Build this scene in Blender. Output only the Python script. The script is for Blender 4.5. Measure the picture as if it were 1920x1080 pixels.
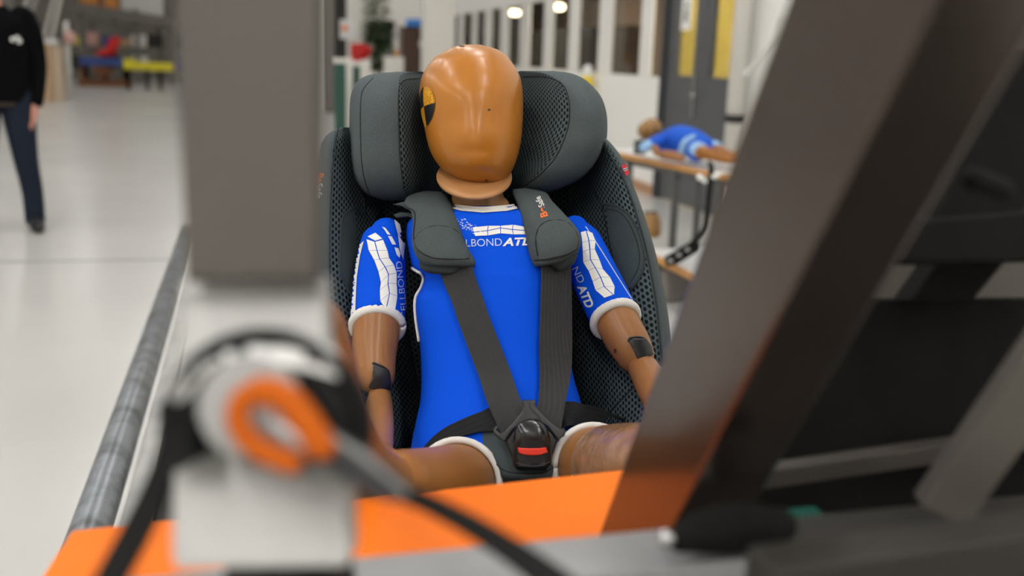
import bpy, bmesh, math, random
from mathutils import Vector, Matrix
from mathutils.bvhtree import BVHTree
random.seed(7)
PI = math.pi
scn = bpy.context.scene
for o in list(bpy.data.objects): bpy.data.objects.remove(o)
col = scn.collection

# ------------------------------------------------------------------ camera
F = 1866.667
CAM = Vector((0, 0, 1.30))
YAW, PITCH, ROLL = math.radians(14.0), math.radians(13.1), math.radians(1.9)
_f0 = Vector((math.sin(YAW), math.cos(YAW), 0)); _r0 = Vector((math.cos(YAW), -math.sin(YAW), 0)); _z = Vector((0, 0, 1))
FW = (_f0*math.cos(PITCH) - _z*math.sin(PITCH)).normalized()
_u0 = _r0.cross(FW).normalized()
RT = _r0*math.cos(ROLL) + _u0*math.sin(ROLL)
UP = _u0*math.cos(ROLL) - _r0*math.sin(ROLL)
cd = bpy.data.cameras.new('camera'); cam = bpy.data.objects.new('camera', cd); col.objects.link(cam)
cam.matrix_world = Matrix(((RT.x, UP.x, -FW.x, CAM.x), (RT.y, UP.y, -FW.y, CAM.y), (RT.z, UP.z, -FW.z, CAM.z), (0, 0, 0, 1)))
cd.sensor_width = 36; cd.lens = 35; cd.clip_start = 0.02; cd.clip_end = 200
cd.dof.use_dof = True; cd.dof.focus_distance = 1.42; cd.dof.aperture_fstop = 2.8
scn.camera = cam
scn.view_settings.view_transform = 'Standard'; scn.view_settings.look = 'None'; scn.view_settings.gamma = 1
scn.view_settings.exposure = 0.45
scn.view_settings.use_curve_mapping = False

# ------------------------------------------------------------------ world
wd = bpy.data.worlds.new('world'); scn.world = wd; wd.use_nodes = True
wd.node_tree.nodes['Background'].inputs[0].default_value = (0.9, 0.95, 1, 1)
wd.node_tree.nodes['Background'].inputs[1].default_value = 0.15
LAMP_POWER = 17.0          # radiance of the hall's ceiling luminaires

# ------------------------------------------------------------------ helpers
def W(px, py, d): return CAM + FW*d + RT*((px-960)/F*d) + UP*((540-py)/F*d)
def ray(px, py): return (FW + RT*((px-960)/F) + UP*((540-py)/F))
def on_z(px, py, z=0.0):
    r = ray(px, py); return CAM + r*((z-CAM.z)/r.z)
def on_x(px, py, x):
    r = ray(px, py); return CAM + r*((x-CAM.x)/r.x)
def on_y(px, py, y):
    r = ray(px, py); return CAM + r*((y-CAM.y)/r.y)
BV = {}
def root_off(p):
    v = Vector()
    while p: v += p.location; p = p.parent
    return v
def tag(o, label=None, cat=None, group=None, kind=None):
    if label: o['label'] = label
    if cat: o['category'] = cat
    if group: o['group'] = group
    if kind: o['kind'] = kind
    return o
def thing(name, label, cat, loc, group=None):
    o = bpy.data.objects.new(name, None); o.empty_display_size = 0.05; col.objects.link(o); o.location = loc
    return tag(o, label, cat, group)
def obj(name, vs, fs, m, parent=None, smooth=False, mi=None, uvs=None, base=None, kind=None, label=None, bv=True):
    vs = [Vector(v) for v in vs]
    if parent: off = root_off(parent)
    elif base is not None: off = Vector(base)
    else:
        off = Vector((sum(v.x for v in vs)/len(vs), sum(v.y for v in vs)/len(vs), min(v.z for v in vs)))
    me = bpy.data.meshes.new(name)
    me.from_pydata([v-off for v in vs], [], fs)
    ms = m if isinstance(m, (list, tuple)) else [m]
    for k in ms: me.materials.append(MAT[k])
    if mi: me.polygons.foreach_set('material_index', mi)
    if smooth: me.polygons.foreach_set('use_smooth', [True]*len(me.polygons))
    if uvs:
        uvl = me.uv_layers.new(name='UVMap')
        for l in me.loops: uvl.data[l.index].uv = uvs[l.vertex_index]
    me.validate(); me.update()
    o = bpy.data.objects.new(name, me); col.objects.link(o)
    if parent: o.parent = parent
    else: o.location = off
    if kind: o['kind'] = kind
    if label: o['label'] = label
    if bv: BV[o.name] = BVHTree.FromPolygons(vs, fs)
    return o
def recalc(o):
    bm = bmesh.new(); bm.from_mesh(o.data); bmesh.ops.recalc_face_normals(bm, faces=bm.faces); bm.to_mesh(o.data); bm.free(); return o
def cr(P, n, closed=False):
    """Catmull-Rom resample, n steps a span; returns points and the span index of each step"""
    N = len(P); out = []; sp = []
    last = N if closed else N-1
    for i in range(last):
        p1 = P[i % N]; p2 = P[(i+1) % N]
        p0 = P[(i-1) % N] if (closed or i > 0) else p1*2-p2
        p3 = P[(i+2) % N] if (closed or i+2 < N) else p2*2-p1
        for k in range(n):
            t = k/n; t2 = t*t; t3 = t2*t
            out.append(((p1*2) + (p2-p0)*t + (p0*2-p1*5+p2*4-p3)*t2 + (p1*3-p0-p2*3+p3)*t3)*0.5); sp.append(i)
    if not closed: out.append(P[-1].copy()); sp.append(last-1)
    return out, sp
def loft(name, rows, m, parent=None, closed=True, nu=4, nv=4, caps=True, smat=None, px=True, post=None, flat=False, **kw):
    R = [[W(*p) for p in r] for r in rows] if px else [[Vector(p) for p in r] for r in rows]
    R2 = []
    for r in R:
        q, su = cr(r, nu, closed); R2.append(q)
    C = len(R2[0]); colsv = []
    for j in range(C): colsv.append(cr([r[j] for r in R2], nv)[0])
    V = len(colsv[0]); vs = [colsv[j][i] for i in range(V) for j in range(C)]
    if post: vs = [post(v) for v in vs]
    mid = V//2; U = [0]
    for j in range(1, C): U.append(U[-1]+(colsv[j][mid]-colsv[j-1][mid]).length)
    mc = C//3; Vv = [0]
    for i in range(1, V): Vv.append(Vv[-1]+(colsv[mc][i]-colsv[mc][i-1]).length)
    uvs = [(U[j], Vv[i]) for i in range(V) for j in range(C)]
    fs = []; mi = []
    for i in range(V-1):
        for j in range(C if closed else C-1):
            j2 = (j+1) % C
            fs.append((i*C+j, i*C+j2, (i+1)*C+j2, (i+1)*C+j)); mi.append(smat[su[j]] if smat else 0)
    if closed and caps:
        fs.append(tuple(range(C))[::-1]); mi.append(0); fs.append(tuple((V-1)*C+j for j in range(C))); mi.append(0)
    o = obj(name, vs, fs, m, parent, smooth=not flat, mi=mi, uvs=uvs, **kw)
    return recalc(o)
def ring(cx, cy, d, w, t, n=12, e=2.0, slope=0.0, front=1.0):
    """superellipse section at one image row: half width w (px), half depth t (m); slope lets the row's back sit lower"""
    out = []
    for k in range(n):
        a = 2*PI*k/n; c, s = math.cos(a), math.sin(a)
        cc = math.copysign(abs(c)**(2/e), c); ss = math.copysign(abs(s)**(2/e), s)
        out.append((cx+w*cc, cy+slope*ss, d+t*ss*(front if ss < 0 else 1)))
    return out
def tubev(pts, rad, n=12, capr=True, sq=None):
    """verts/faces of a tube through world points with a radius each; capr rounds the ends; sq squashes along a world axis"""
    P = [Vector(p) for p in pts]; Rr = list(rad)
    if capr == 'start': ends = (1, 0)
    else: ends = (1, 1)
    if capr:
        d0 = (P[0]-P[1]).normalized(); d1 = (P[-1]-P[-2]).normalized()
        a, b = P[0], P[-1]; ra, rb = Rr[0], Rr[-1]
        ts = [(1.0, .03), (.92, .40), (.70, .71), (.38, .925)]
        P = [a+d0*ra*x for x, y in ts] + P + ([b+d1*rb*x for x, y in reversed(ts)] if ends[1] else [])
        Rr = [ra*y for x, y in ts] + Rr + ([rb*y for x, y in reversed(ts)] if ends[1] else [])
    vs = []; fs = []; nrm = None
    for i, p in enumerate(P):
        t = (P[min(i+1, len(P)-1)]-P[max(i-1, 0)]).normalized()
        if nrm is None:
            nrm = t.cross(FW if abs(t.dot(FW)) < .9 else UP).normalized()
        nrm = (nrm - t*nrm.dot(t)).normalized(); b = t.cross(nrm)
        for k in range(n):
            a = 2*PI*k/n; o = (nrm*math.cos(a)+b*math.sin(a))*Rr[i]
            if sq: o = o - sq[0]*(o.dot(sq[0])*(1-sq[1]))
            vs.append(p+o)
    for i in range(len(P)-1):
        for k in range(n):
            k2 = (k+1) % n; fs.append((i*n+k, i*n+k2, (i+1)*n+k2, (i+1)*n+k))
    fs.append(tuple(range(n))[::-1]); fs.append(tuple((len(P)-1)*n+k for k in range(n)))
    return vs, fs
def tube(name, pts, r, m, parent=None, n=10, smooth_pts=0, capr=False, sq=None, **kw):
    P = [Vector(p) for p in pts]; R = [r]*len(P) if not isinstance(r, (list, tuple)) else list(r)
    if smooth_pts:
        Rv = [Vector((x, 0, 0)) for x in R]; P = cr(P, smooth_pts)[0]; R = [v.x for v in cr(Rv, smooth_pts)[0]]
    vs, fs = tubev(P, R, n, capr, sq)
    return recalc(obj(name, vs, fs, m, parent, smooth=True, **kw))
def limb(name, pts, m, parent=None, n=24, sm=5, capr=True, sq=None, **kw):
    """pts: (px, py, d, radius in px)"""
    return tube(name, [W(p[0], p[1], p[2]) for p in pts], [p[3]*p[2]/F for p in pts], m, parent, n=n, smooth_pts=sm, capr=capr, sq=sq, **kw)
def join(parts):
    V = []; Fs = []
    for vs, fs in parts:
        b = len(V); V += [Vector(v) for v in vs]; Fs += [tuple(i+b for i in f) for f in fs]
    return V, Fs
def boxv(c, s, B=None):
    c = Vector(c); B = B or (Vector((1, 0, 0)), Vector((0, 1, 0)), Vector((0, 0, 1)))
    vs = [c + B[0]*(x*s[0]/2) + B[1]*(y*s[1]/2) + B[2]*(z*s[2]/2) for x in (-1, 1) for y in (-1, 1) for z in (-1, 1)]
    return vs, [(0, 1, 3, 2), (4, 6, 7, 5), (0, 4, 5, 1), (2, 3, 7, 6), (0, 2, 6, 4), (1, 5, 7, 3)]
def bev(o, w, seg=2):
    bm = bmesh.new(); bm.from_mesh(o.data)
    bmesh.ops.bevel(bm, geom=list(bm.edges), offset=w, segments=seg, affect='EDGES', profile=.6); bm.to_mesh(o.data); bm.free(); return o
def box(name, c, s, m, parent=None, B=None, bevel=0.0, **kw):
    vs, fs = boxv(c, s, B); o = obj(name, vs, fs, m, parent, **kw)
    recalc(o)
    return bev(o, bevel) if bevel else o
def beamv(a, b, w, h, ref=Vector((0, 0, 1))):
    a, b = Vector(a), Vector(b); t = (b-a).normalized(); x = t.cross(ref).normalized(); y = x.cross(t)
    return boxv((a+b)/2, (w, h, (b-a).length), (x, y, t))
def beam(name, a, b, w, h, m, parent=None, ref=Vector((0, 0, 1)), bevel=0.0, **kw):
    vs, fs = beamv(a, b, w, h, ref); o = recalc(obj(name, vs, fs, m, parent, **kw))
    return bev(o, bevel) if bevel else o
def slab(name, poly, d, th, m, parent=None, bevel=0.0, smooth_n=0, **kw):
    """solid cut from an outline seen at pixel points; d(px,py) is its distance, th its thickness"""
    df = d if callable(d) else (lambda x, y: d)
    if smooth_n:
        q = cr([Vector((p[0], p[1], 0)) for p in poly], smooth_n, True)[0]; poly = [(v.x, v.y) for v in q]
    n = len(poly)
    vs = [W(x, y, df(x, y)) for x, y in poly] + [W(x, y, df(x, y)) + FW*th for x, y in poly]
    fs = [tuple(range(n)), tuple(range(2*n-1, n-1, -1))] + [(i, n+i, n+(i+1) % n, (i+1) % n) for i in range(n)]
    o = recalc(obj(name, vs, fs, m, parent, **kw))
    if bevel:
        bm = bmesh.new(); bm.from_mesh(o.data); bm.verts.ensure_lookup_table()
        es = [e for e in bm.edges if e.verts[0].index < n and e.verts[1].index < n]
        bmesh.ops.bevel(bm, geom=es, offset=bevel, segments=3, affect='EDGES', profile=.5); bm.to_mesh(o.data); bm.free()
    return o
def hit(px, py, targets):
    r = ray(px, py); L = r.length; best = None
    for t in targets:
        h = BV[t.name].ray_cast(CAM, r/L)
        if h[0] is not None:
            n = h[1] if h[1].dot(r) < 0 else -h[1]
            if best is None or h[3] < best[2]: best = (h[0], n, h[3])
    return best
def drape(px, py, targets, off, dflt=1.4):
    h = hit(px, py, targets)
    if h: return h[0] + h[1]*off
    return W(px, py, dflt)
def decal(name, polys, targets, m, parent, off=.0008, maxe=7.0, th=0.0, dflt=None, **kw):
    """thin print or patch wrapped on the surface below: outlines in pixels are cut fine and laid on the target"""
    bm = bmesh.new()
    for poly in polys:
        if isinstance(poly, tuple): vs2, fs2 = poly
        else: vs2, fs2 = poly, [tuple(range(len(poly)))]
        bv = [bm.verts.new((p[0], p[1], 0)) for p in vs2]
        for f in fs2:
            try: bm.faces.new([bv[i] for i in f])
            except ValueError: pass
    bmesh.ops.triangulate(bm, faces=bm.faces)
    for _ in range(6):
        es = [e for e in bm.edges if e.calc_length() > maxe]
        if not es: break
        bmesh.ops.subdivide_edges(bm, edges=es, cuts=1); bmesh.ops.triangulate(bm, faces=bm.faces)
    bm.verts.index_update(); pts = []; ds = []
    hs = [hit(v.co.x, v.co.y, targets) for v in bm.verts]
    good = [h for h in hs if h]
    dm = sum((h[0]-CAM).dot(FW) for h in good)/max(1, len(good)) if good else (dflt or 1.4)
    for v, h in zip(bm.verts, hs):
        pts.append(h[0]+h[1]*off if h else None)
    okf = [tuple(v.index for v in f.verts) for f in bm.faces if all(pts[v.index] is not None for v in f.verts)]
    used = sorted({i for f in okf for i in f}); mp = {i: k for k, i in enumerate(used)}
    bm.free()
    if not okf: print('DECAL MISS', name); return None
    o = obj(name, [pts[i] for i in used], [tuple(mp[i] for i in f) for f in okf], m, parent, smooth=True, **kw)
    recalc_towards(o)
    if th:
        md = o.modifiers.new('thickness', 'SOLIDIFY'); md.thickness = th; md.offset = 1
    return o
def recalc_towards(o):
    off = root_off(o); me = o.data; bm = bmesh.new(); bm.from_mesh(me)
    for f in bm.faces:
        f.normal_update()
        if f.normal.dot(f.calc_center_median()+off-CAM) > 0: f.normal_flip()
    bm.to_mesh(me); bm.free()
def seam(name, pts, targets, r, m, parent, sub=6, off=0.0, n=6, closed=False, **kw):
    q = cr([Vector((p[0], p[1], 0)) for p in pts], sub, closed)[0]
    P = [hit(v.x, v.y, targets) for v in q]; P = [h[0]+h[1]*off for h in P if h]
    if len(P) < 2: print('SEAM MISS', name); return None
    for _ in range(2): P = [P[0]] + [(P[i-1]+P[i]*2+P[i+1])/4 for i in range(1, len(P)-1)] + [P[-1]]
    return tube(name, P, r, m, parent, n=n, **kw)
def text2d(s, size=1.0, bold=0.0, shear=0.0, spacing=1.0):
    c = bpy.data.curves.new('t', 'FONT'); c.body = s; c.size = size; c.offset = bold; c.shear = shear; c.space_character = spacing
    o = bpy.data.objects.new('t', c); col.objects.link(o); dg = bpy.context.evaluated_depsgraph_get()
    me = o.evaluated_get(dg).to_mesh(); vs = [tuple(v.co[:2]) for v in me.vertices]; fs = [tuple(p.vertices) for p in me.polygons]
    o.evaluated_get(dg).to_mesh_clear(); bpy.data.objects.remove(o); bpy.data.curves.remove(c)
    return vs, fs
def text_px(s, a, b, h, bold=0.0, shear=0.0, spacing=1.0):
    """text run from pixel a to pixel b on its base line, h px tall"""
    vs, fs = text2d(s, 1.0, bold, shear, spacing)
    x0 = min(v[0] for v in vs); x1 = max(v[0] for v in vs)
    ax, ay = a; dx, dy = b[0]-a[0], b[1]-a[1]; L = math.hypot(dx, dy); ex, ey = dx/L, dy/L
    hx, hy = ey, -ex            # image 'up' of the run
    return [(ax+ex*(v[0]-x0)/(x1-x0)*L + hx*v[1]/.7*h, ay+ey*(v[0]-x0)/(x1-x0)*L + hy*v[1]/.7*h) for v in vs], fs
def ell(cx, cy, rx, ry, n=20, a0=0, a1=2*PI):
    return [(cx+rx*math.cos(a0+(a1-a0)*k/n), cy+ry*math.sin(a0+(a1-a0)*k/n)) for k in range(n)]
def strip(name, Ls, Rs, th, m, parent, sub=5, nrm=None, cols=4, **kw):
    """webbing: world points of its left and right edges"""
    L = cr([Vector(p) for p in Ls], sub)[0]; R = cr([Vector(p) for p in Rs], sub)[0]
    vs = []; fs = []; uvs = []; n = len(L); C = cols+1; acc = 0
    for s in (0, 1):
        acc = 0
        for i in range(n):
            t = (L[min(i+1, n-1)]+R[min(i+1, n-1)]-L[max(i-1, 0)]-R[max(i-1, 0)]); w = R[i]-L[i]
            nn = t.cross(w).normalized()
            if nn.dot(L[i]-CAM) > 0: nn = -nn
            if i: acc += ((L[i]+R[i])-(L[i-1]+R[i-1])).length/2
            for k in range(C):
                vs.append(L[i]+w*(k/cols)+nn*(th/2 if s == 0 else -th/2)); uvs.append((w.length*k/cols, acc))
    b = n*C
    for i in range(n-1):
        for k in range(cols):
            fs.append((i*C+k, i*C+k+1, (i+1)*C+k+1, (i+1)*C+k)); fs.append((b+i*C+k, b+(i+1)*C+k, b+(i+1)*C+k+1, b+i*C+k+1))
        for k in (0, cols): fs.append((i*C+k, (i+1)*C+k, b+(i+1)*C+k, b+i*C+k))
    for i in (0, n-1):
        for k in range(cols): fs.append((i*C+k, i*C+k+1, b+i*C+k+1, b+i*C+k))
    return recalc(obj(name, vs, fs, m, parent, smooth=False, uvs=uvs, **kw))

# ------------------------------------------------------------------ materials
MAT = {}
def mat(name, colr, rough=.5, metal=0.0, coat=0.0, noise=None, bump=None, emit=None, spec=.5, sheen=0.0):
    m = bpy.data.materials.new(name); m.use_nodes = True; nt = m.node_tree; b = nt.nodes['Principled BSDF']
    b.inputs['Base Color'].default_value = (*colr, 1); b.inputs['Roughness'].default_value = rough; b.inputs['Metallic'].default_value = metal
    b.inputs['Coat Weight'].default_value = coat; b.inputs['Coat Roughness'].default_value = .15; b.inputs['Specular IOR Level'].default_value = spec
    b.inputs['Sheen Weight'].default_value = sheen
    if emit: b.inputs['Emission Color'].default_value = (*emit[0], 1); b.inputs['Emission Strength'].default_value = emit[1]
    tc = nt.nodes.new('ShaderNodeTexCoord')
    if noise:                         # (scale, colour2, contrast lo, hi)
        n = nt.nodes.new('ShaderNodeTexNoise'); n.inputs['Scale'].default_value = noise[0]; n.inputs['Detail'].default_value = 5
        nt.links.new(tc.outputs['Object'], n.inputs['Vector'])
        r = nt.nodes.new('ShaderNodeValToRGB'); r.color_ramp.elements[0].position = noise[2]; r.color_ramp.elements[1].position = noise[3]
        r.color_ramp.elements[0].color = (*colr, 1); r.color_ramp.elements[1].color = (*noise[1], 1)
        nt.links.new(n.outputs['Fac'], r.inputs['Fac']); nt.links.new(r.outputs['Color'], b.inputs['Base Color'])
    if bump:                          # (scale, strength, distance)
        n = nt.nodes.new('ShaderNodeTexNoise'); n.inputs['Scale'].default_value = bump[0]; n.inputs['Detail'].default_value = 3
        nt.links.new(tc.outputs['Object'], n.inputs['Vector'])
        bp = nt.nodes.new('ShaderNodeBump'); bp.inputs['Strength'].default_value = bump[1]; bp.inputs['Distance'].default_value = bump[2]
        nt.links.new(n.outputs['Fac'], bp.inputs['Height']); nt.links.new(bp.outputs['Normal'], b.inputs['Normal'])
    MAT[name] = m; return m
def mnode(nt, op, a, b=None):
    n = nt.nodes.new('ShaderNodeMath'); n.operation = op
    for i, v in enumerate((a, b)):
        if v is None: continue
        if isinstance(v, (int, float)): n.inputs[i].default_value = v
        else: nt.links.new(v, n.inputs[i])
    return n.outputs[0]
def mesh_fabric(name, c1, c0, pitch):
    m = mat(name, c1, .85, spec=.15); nt = m.node_tree; b = nt.nodes['Principled BSDF']
    tc = nt.nodes.new('ShaderNodeTexCoord'); sx = nt.nodes.new('ShaderNodeSeparateXYZ'); nt.links.new(tc.outputs['UV'], sx.inputs[0])
    k = 2*PI/pitch
    u = mnode(nt, 'MULTIPLY', sx.outputs[0], k); v = mnode(nt, 'MULTIPLY', sx.outputs[1], k*.8)
    hu = mnode(nt, 'MULTIPLY', u, .5); hv = mnode(nt, 'MULTIPLY', v, .866)
    h = mnode(nt, 'ADD', mnode(nt, 'ADD', mnode(nt, 'COSINE', u), mnode(nt, 'COSINE', mnode(nt, 'ADD', hu, hv))), mnode(nt, 'COSINE', mnode(nt, 'SUBTRACT', hu, hv)))
    mr = nt.nodes.new('ShaderNodeMapRange'); mr.inputs['From Min'].default_value = -.7; mr.inputs['From Max'].default_value = 1.1
    nt.links.new(h, mr.inputs['Value'])
    mx = nt.nodes.new('ShaderNodeMix'); mx.data_type = 'RGBA'; mx.inputs['A'].default_value = (*c1, 1); mx.inputs['B'].default_value = (*c0, 1)
    nt.links.new(mr.outputs[0], mx.inputs['Factor']); nt.links.new(mx.outputs['Result'], b.inputs['Base Color'])
    bp = nt.nodes.new('ShaderNodeBump'); bp.invert = True; bp.inputs['Strength'].default_value = .8; bp.inputs['Distance'].default_value = .0012
    nt.links.new(mr.outputs[0], bp.inputs['Height']); nt.links.new(bp.outputs['Normal'], b.inputs['Normal'])
def weave(name, c, pitch, rough=.85, amp=.35):
    m = mat(name, c, rough, spec=.12); nt = m.node_tree; b = nt.nodes['Principled BSDF']
    tc = nt.nodes.new('ShaderNodeTexCoord')
    n = nt.nodes.new('ShaderNodeTexNoise'); n.inputs['Scale'].default_value = 1/pitch; n.inputs['Detail'].default_value = 2
    nt.links.new(tc.outputs['Object'], n.inputs['Vector'])
    mr = nt.nodes.new('ShaderNodeMapRange'); mr.inputs['To Min'].default_value = 1-amp; mr.inputs['To Max'].default_value = 1+amp
    mr.inputs['From Min'].default_value = .25; mr.inputs['From Max'].default_value = .75
    nt.links.new(n.outputs['Fac'], mr.inputs['Value'])
    mx = nt.nodes.new('ShaderNodeVectorMath'); mx.operation = 'SCALE'; mx.inputs[0].default_value = c; nt.links.new(mr.outputs[0], mx.inputs['Scale'])
    nt.links.new(mx.outputs[0], b.inputs['Base Color'])
    bp = nt.nodes.new('ShaderNodeBump'); bp.inputs['Strength'].default_value = .5; bp.inputs['Distance'].default_value = .0006
    nt.links.new(n.outputs['Fac'], bp.inputs['Height']); nt.links.new(bp.outputs['Normal'], b.inputs['Normal'])
def webbing(name, c):
    m = mat(name, c, .65, spec=.2); nt = m.node_tree; b = nt.nodes['Principled BSDF']
    tc = nt.nodes.new('ShaderNodeTexCoord'); sx = nt.nodes.new('ShaderNodeSeparateXYZ'); nt.links.new(tc.outputs['UV'], sx.inputs[0])
    s1 = mnode(nt, 'SINE', mnode(nt, 'MULTIPLY', sx.outputs[0], 2*PI/.0075)); s2 = mnode(nt, 'SINE', mnode(nt, 'MULTIPLY', sx.outputs[1], 2*PI/.0016))
    h = mnode(nt, 'ADD', s1, mnode(nt, 'MULTIPLY', s2, .5))
    bp = nt.nodes.new('ShaderNodeBump'); bp.inputs['Strength'].default_value = .35; bp.inputs['Distance'].default_value = .0006
    nt.links.new(h, bp.inputs['Height']); nt.links.new(bp.outputs['Normal'], b.inputs['Normal'])

mat('skin_head', (.42, .148, .013), .33, coat=.12, spec=.35, noise=(7, (.46, .172, .020), .35, .7), bump=(260, .03, .001))
mat('skin_neck', (.52, .26, .10), .38, coat=.1, noise=(9, (.46, .21, .075), .35, .7))
mat('skin_arm', (.30, .125, .042), .36, coat=.12, spec=.35, noise=(11, (.36, .155, .055), .35, .7), bump=(200, .03, .001))
mat('skin_leg', (.30, .115, .022), .42, coat=.05, spec=.3, noise=(11, (.35, .14, .032), .35, .7))
mat('skin_dark', (.06, .025, .01), .6)
mat('clear_tape', (.33, .165, .08), .2, coat=.4, noise=(40, (.40, .225, .125), .45, .65), bump=(34, .8, .007))
weave('blue_suit', (.0, .078, .70), .0009, .75, .12)
weave('blue_edge', (.002, .04, .33), .0009, .75, .12)
mat('white_print', (.78, .78, .76), .55, bump=(300, .1, .001))
mat('white_trim', (.74, .72, .68), .8, bump=(500, .5, .001))
mat('thin_print', (.55, .62, .80), .6)
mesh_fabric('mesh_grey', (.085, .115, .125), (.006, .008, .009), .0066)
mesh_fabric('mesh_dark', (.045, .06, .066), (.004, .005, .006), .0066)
weave('grey_fabric', (.082, .100, .105), .0011, .85, .28)
weave('pad_fabric', (.070, .086, .088), .0010, .85, .3)
weave('patch_fabric', (.058, .075, .078), .0010, .85, .3)
weave('piping_fabric', (.045, .056, .06), .001, .85, .2)
mat('seam_dark', (.012, .015, .016), .9)
webbing('strap_grey', (.037, .036, .037)); webbing('strap_black', (.009, .009, .010)); webbing('strap_ratchet', (.008, .008, .008))
mat('black_plastic', (.018, .018, .019), .38, bump=(900, .15, .0003))
mat('black_gloss', (.010, .010, .011), .22, coat=.3)
mat('red_plastic', (.85, .045, .022), .35)
mat('orange_print', (.85, .16, .02), .6)
mat('target_yellow', (.80, .38, .01), .35, noise=(420, (.45, .18, .005), .45, .55))
mat('target_black', (.008, .008, .010), .35)
mat('flag_red', (.62, .03, .04), .6); mat('flag_navy', (.01, .02, .12), .6)
mat('steel_post', (.108, .095, .083), .6, metal=.3, noise=(5, (.088, .078, .069), .35, .7), bump=(60, .05, .002))
mat('steel_brown', (.118, .094, .083), .20, metal=.85, noise=(6, (.098, .078, .068), .3, .75), bump=(60, .08, .002))
mat('steel_dull', (.068, .058, .050), .6, metal=.2, noise=(6, (.05, .043, .037), .3, .7))
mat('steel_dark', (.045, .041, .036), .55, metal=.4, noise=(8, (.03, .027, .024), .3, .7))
mat('steel_black', (.006, .0055, .005), .8, spec=.15, noise=(20, (.009, .008, .007), .4, .7))
mat('aluminium', (.50, .495, .48), .45, metal=.3, noise=(9, (.38, .375, .36), .3, .75), bump=(30, .12, .003))
mat('grey_tube', (.33, .33, .335), .5, metal=.3, noise=(12, (.26, .26, .265), .35, .7))
mat('rail_steel', (.24, .255, .275), .36, metal=.55, noise=(14, (.09, .095, .10), .4, .7), bump=(25, .2, .003))
mat('orange_paint', (.95, .205, .008), .5, spec=.2, noise=(7, (.92, .18, .006), .35, .75))
mat('orange_lever', (.56, .115, .006), .6, spec=.15)
mat('ratchet_metal', (.40, .40, .40), .35, metal=.8); mat('ratchet_dark', (.05, .05, .055), .45, metal=.4)
mat('teal', (.004, .075, .055), .7, spec=.2)
mat('floor', (.62, .61, .585), .24, noise=(.55, (.55, .54, .52), .35, .7), spec=.5, bump=(1.1, .03, .02))
mat('floor_joint', (.22, .22, .21), .6)
mat('wall_white', (.88, .865, .83), .6, bump=(20, .03, .002)); mat('wall_warm', (.50, .39, .31), .8); mat('wall_far', (.36, .33, .29), .8, noise=(.9, (.24, .22, .20), .35, .7))
mat('ceiling', (.50, .50, .49), .9); mat('trim_white', (.82, .80, .76), .45); mat('baseboard', (.10, .09, .085), .6)
mat('door_grey', (.085, .088, .095), .45); mat('door_dark', (.035, .037, .042), .45)
mat('yellow_wall', (.58, .47, .11), .8, noise=(2, (.50, .40, .09), .3, .7)); mat('paper', (.80, .80, .78), .7); mat('ink', (.15, .15, .15), .7)
mat('dark_room', (.030, .028, .026), .7); mat('mid_brown', (.11, .075, .055), .7); mat('chrome', (.55, .55, .55), .25, metal=1)
mat('wood_edge', (.62, .31, .085), .5, noise=(14, (.50, .23, .06), .3, .7)); mat('table_white', (.74, .74, .73), .4)
mat('wood_floor', (.45, .25, .14), .6)
mat('leg_steel', (.12, .12, .12), .4, metal=.5)
mat('blue_small', (.004, .10, .62), .75); mat('light_blue', (.30, .50, .78), .75)
mat('head_small', (.30, .155, .045), .4, coat=.2)
mat('cardboard', (.66, .45, .28), .8, noise=(3, (.47, .30, .17), .3, .7)); mat('pale_wood', (.63, .50, .36), .7)
mat('rack_grey', (.20, .18, .16), .6); mat('white_paint', (.74, .72, .67), .5); mat('pink', (.68, .40, .34), .6)
mat('blue_paint', (.035, .075, .28), .5); mat('red_seat', (.72, .015, .012), .4); mat('rust_brown', (.20, .075, .028), .7); mat('yellow_paint', (.76, .66, .02), .5)
mat('tan_orange', (.75, .30, .06), .6); mat('leaf', (.028, .058, .016), .55, noise=(6, (.06, .10, .035), .4, .7)); mat('leaf_light', (.16, .20, .10), .6); mat('soil', (.03, .02, .015), .9)
mat('green_bin', (.012, .075, .055), .5); mat('brown_board', (.065, .033, .022), .7); mat('blue_bag', (.03, .20, .60), .5); mat('red_cloth', (.52, .008, .008), .6)
mat('bottle_yellow', (.88, .64, .01), .4)
mat('jacket', (.0025, .0027, .0035), .9, spec=.08, bump=(30, .4, .02)); mat('trousers', (.014, .019, .032), .85, spec=.12, bump=(18, .5, .02)); mat('shoe', (.008, .009, .012), .5)
mat('person_skin', (.55, .25, .18), .5); mat('hair', (.10, .07, .05), .7); mat('belt', (.03, .016, .010), .6); mat('eye', (.02, .02, .02), .3)
mat('lamp_glow', (1, 1, 1), .5, emit=((1, .985, .955), LAMP_POWER)); mat('lamp_warm', (1, 1, 1), .5, emit=((1, .80, .52), 9.0)); mat('room_fill_glow', (1, 1, 1), .5, emit=((1, .90, .75), 120.0)); mat('lamp_body', (.6, .6, .6), .4)
def glass(name, tint, gl):
    m = bpy.data.materials.new(name); m.use_nodes = True; nt = m.node_tree; nt.nodes.clear()
    o = nt.nodes.new('ShaderNodeOutputMaterial'); t = nt.nodes.new('ShaderNodeBsdfTransparent'); g = nt.nodes.new('ShaderNodeBsdfGlossy'); x = nt.nodes.new('ShaderNodeMixShader')
    t.inputs[0].default_value = (*tint, 1); g.inputs['Roughness'].default_value = .03; x.inputs[0].default_value = gl
    nt.links.new(t.outputs[0], x.inputs[1]); nt.links.new(g.outputs[0], x.inputs[2]); nt.links.new(x.outputs[0], o.inputs[0]); MAT[name] = m
glass('glass', (.86, .86, .84), .07)

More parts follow.
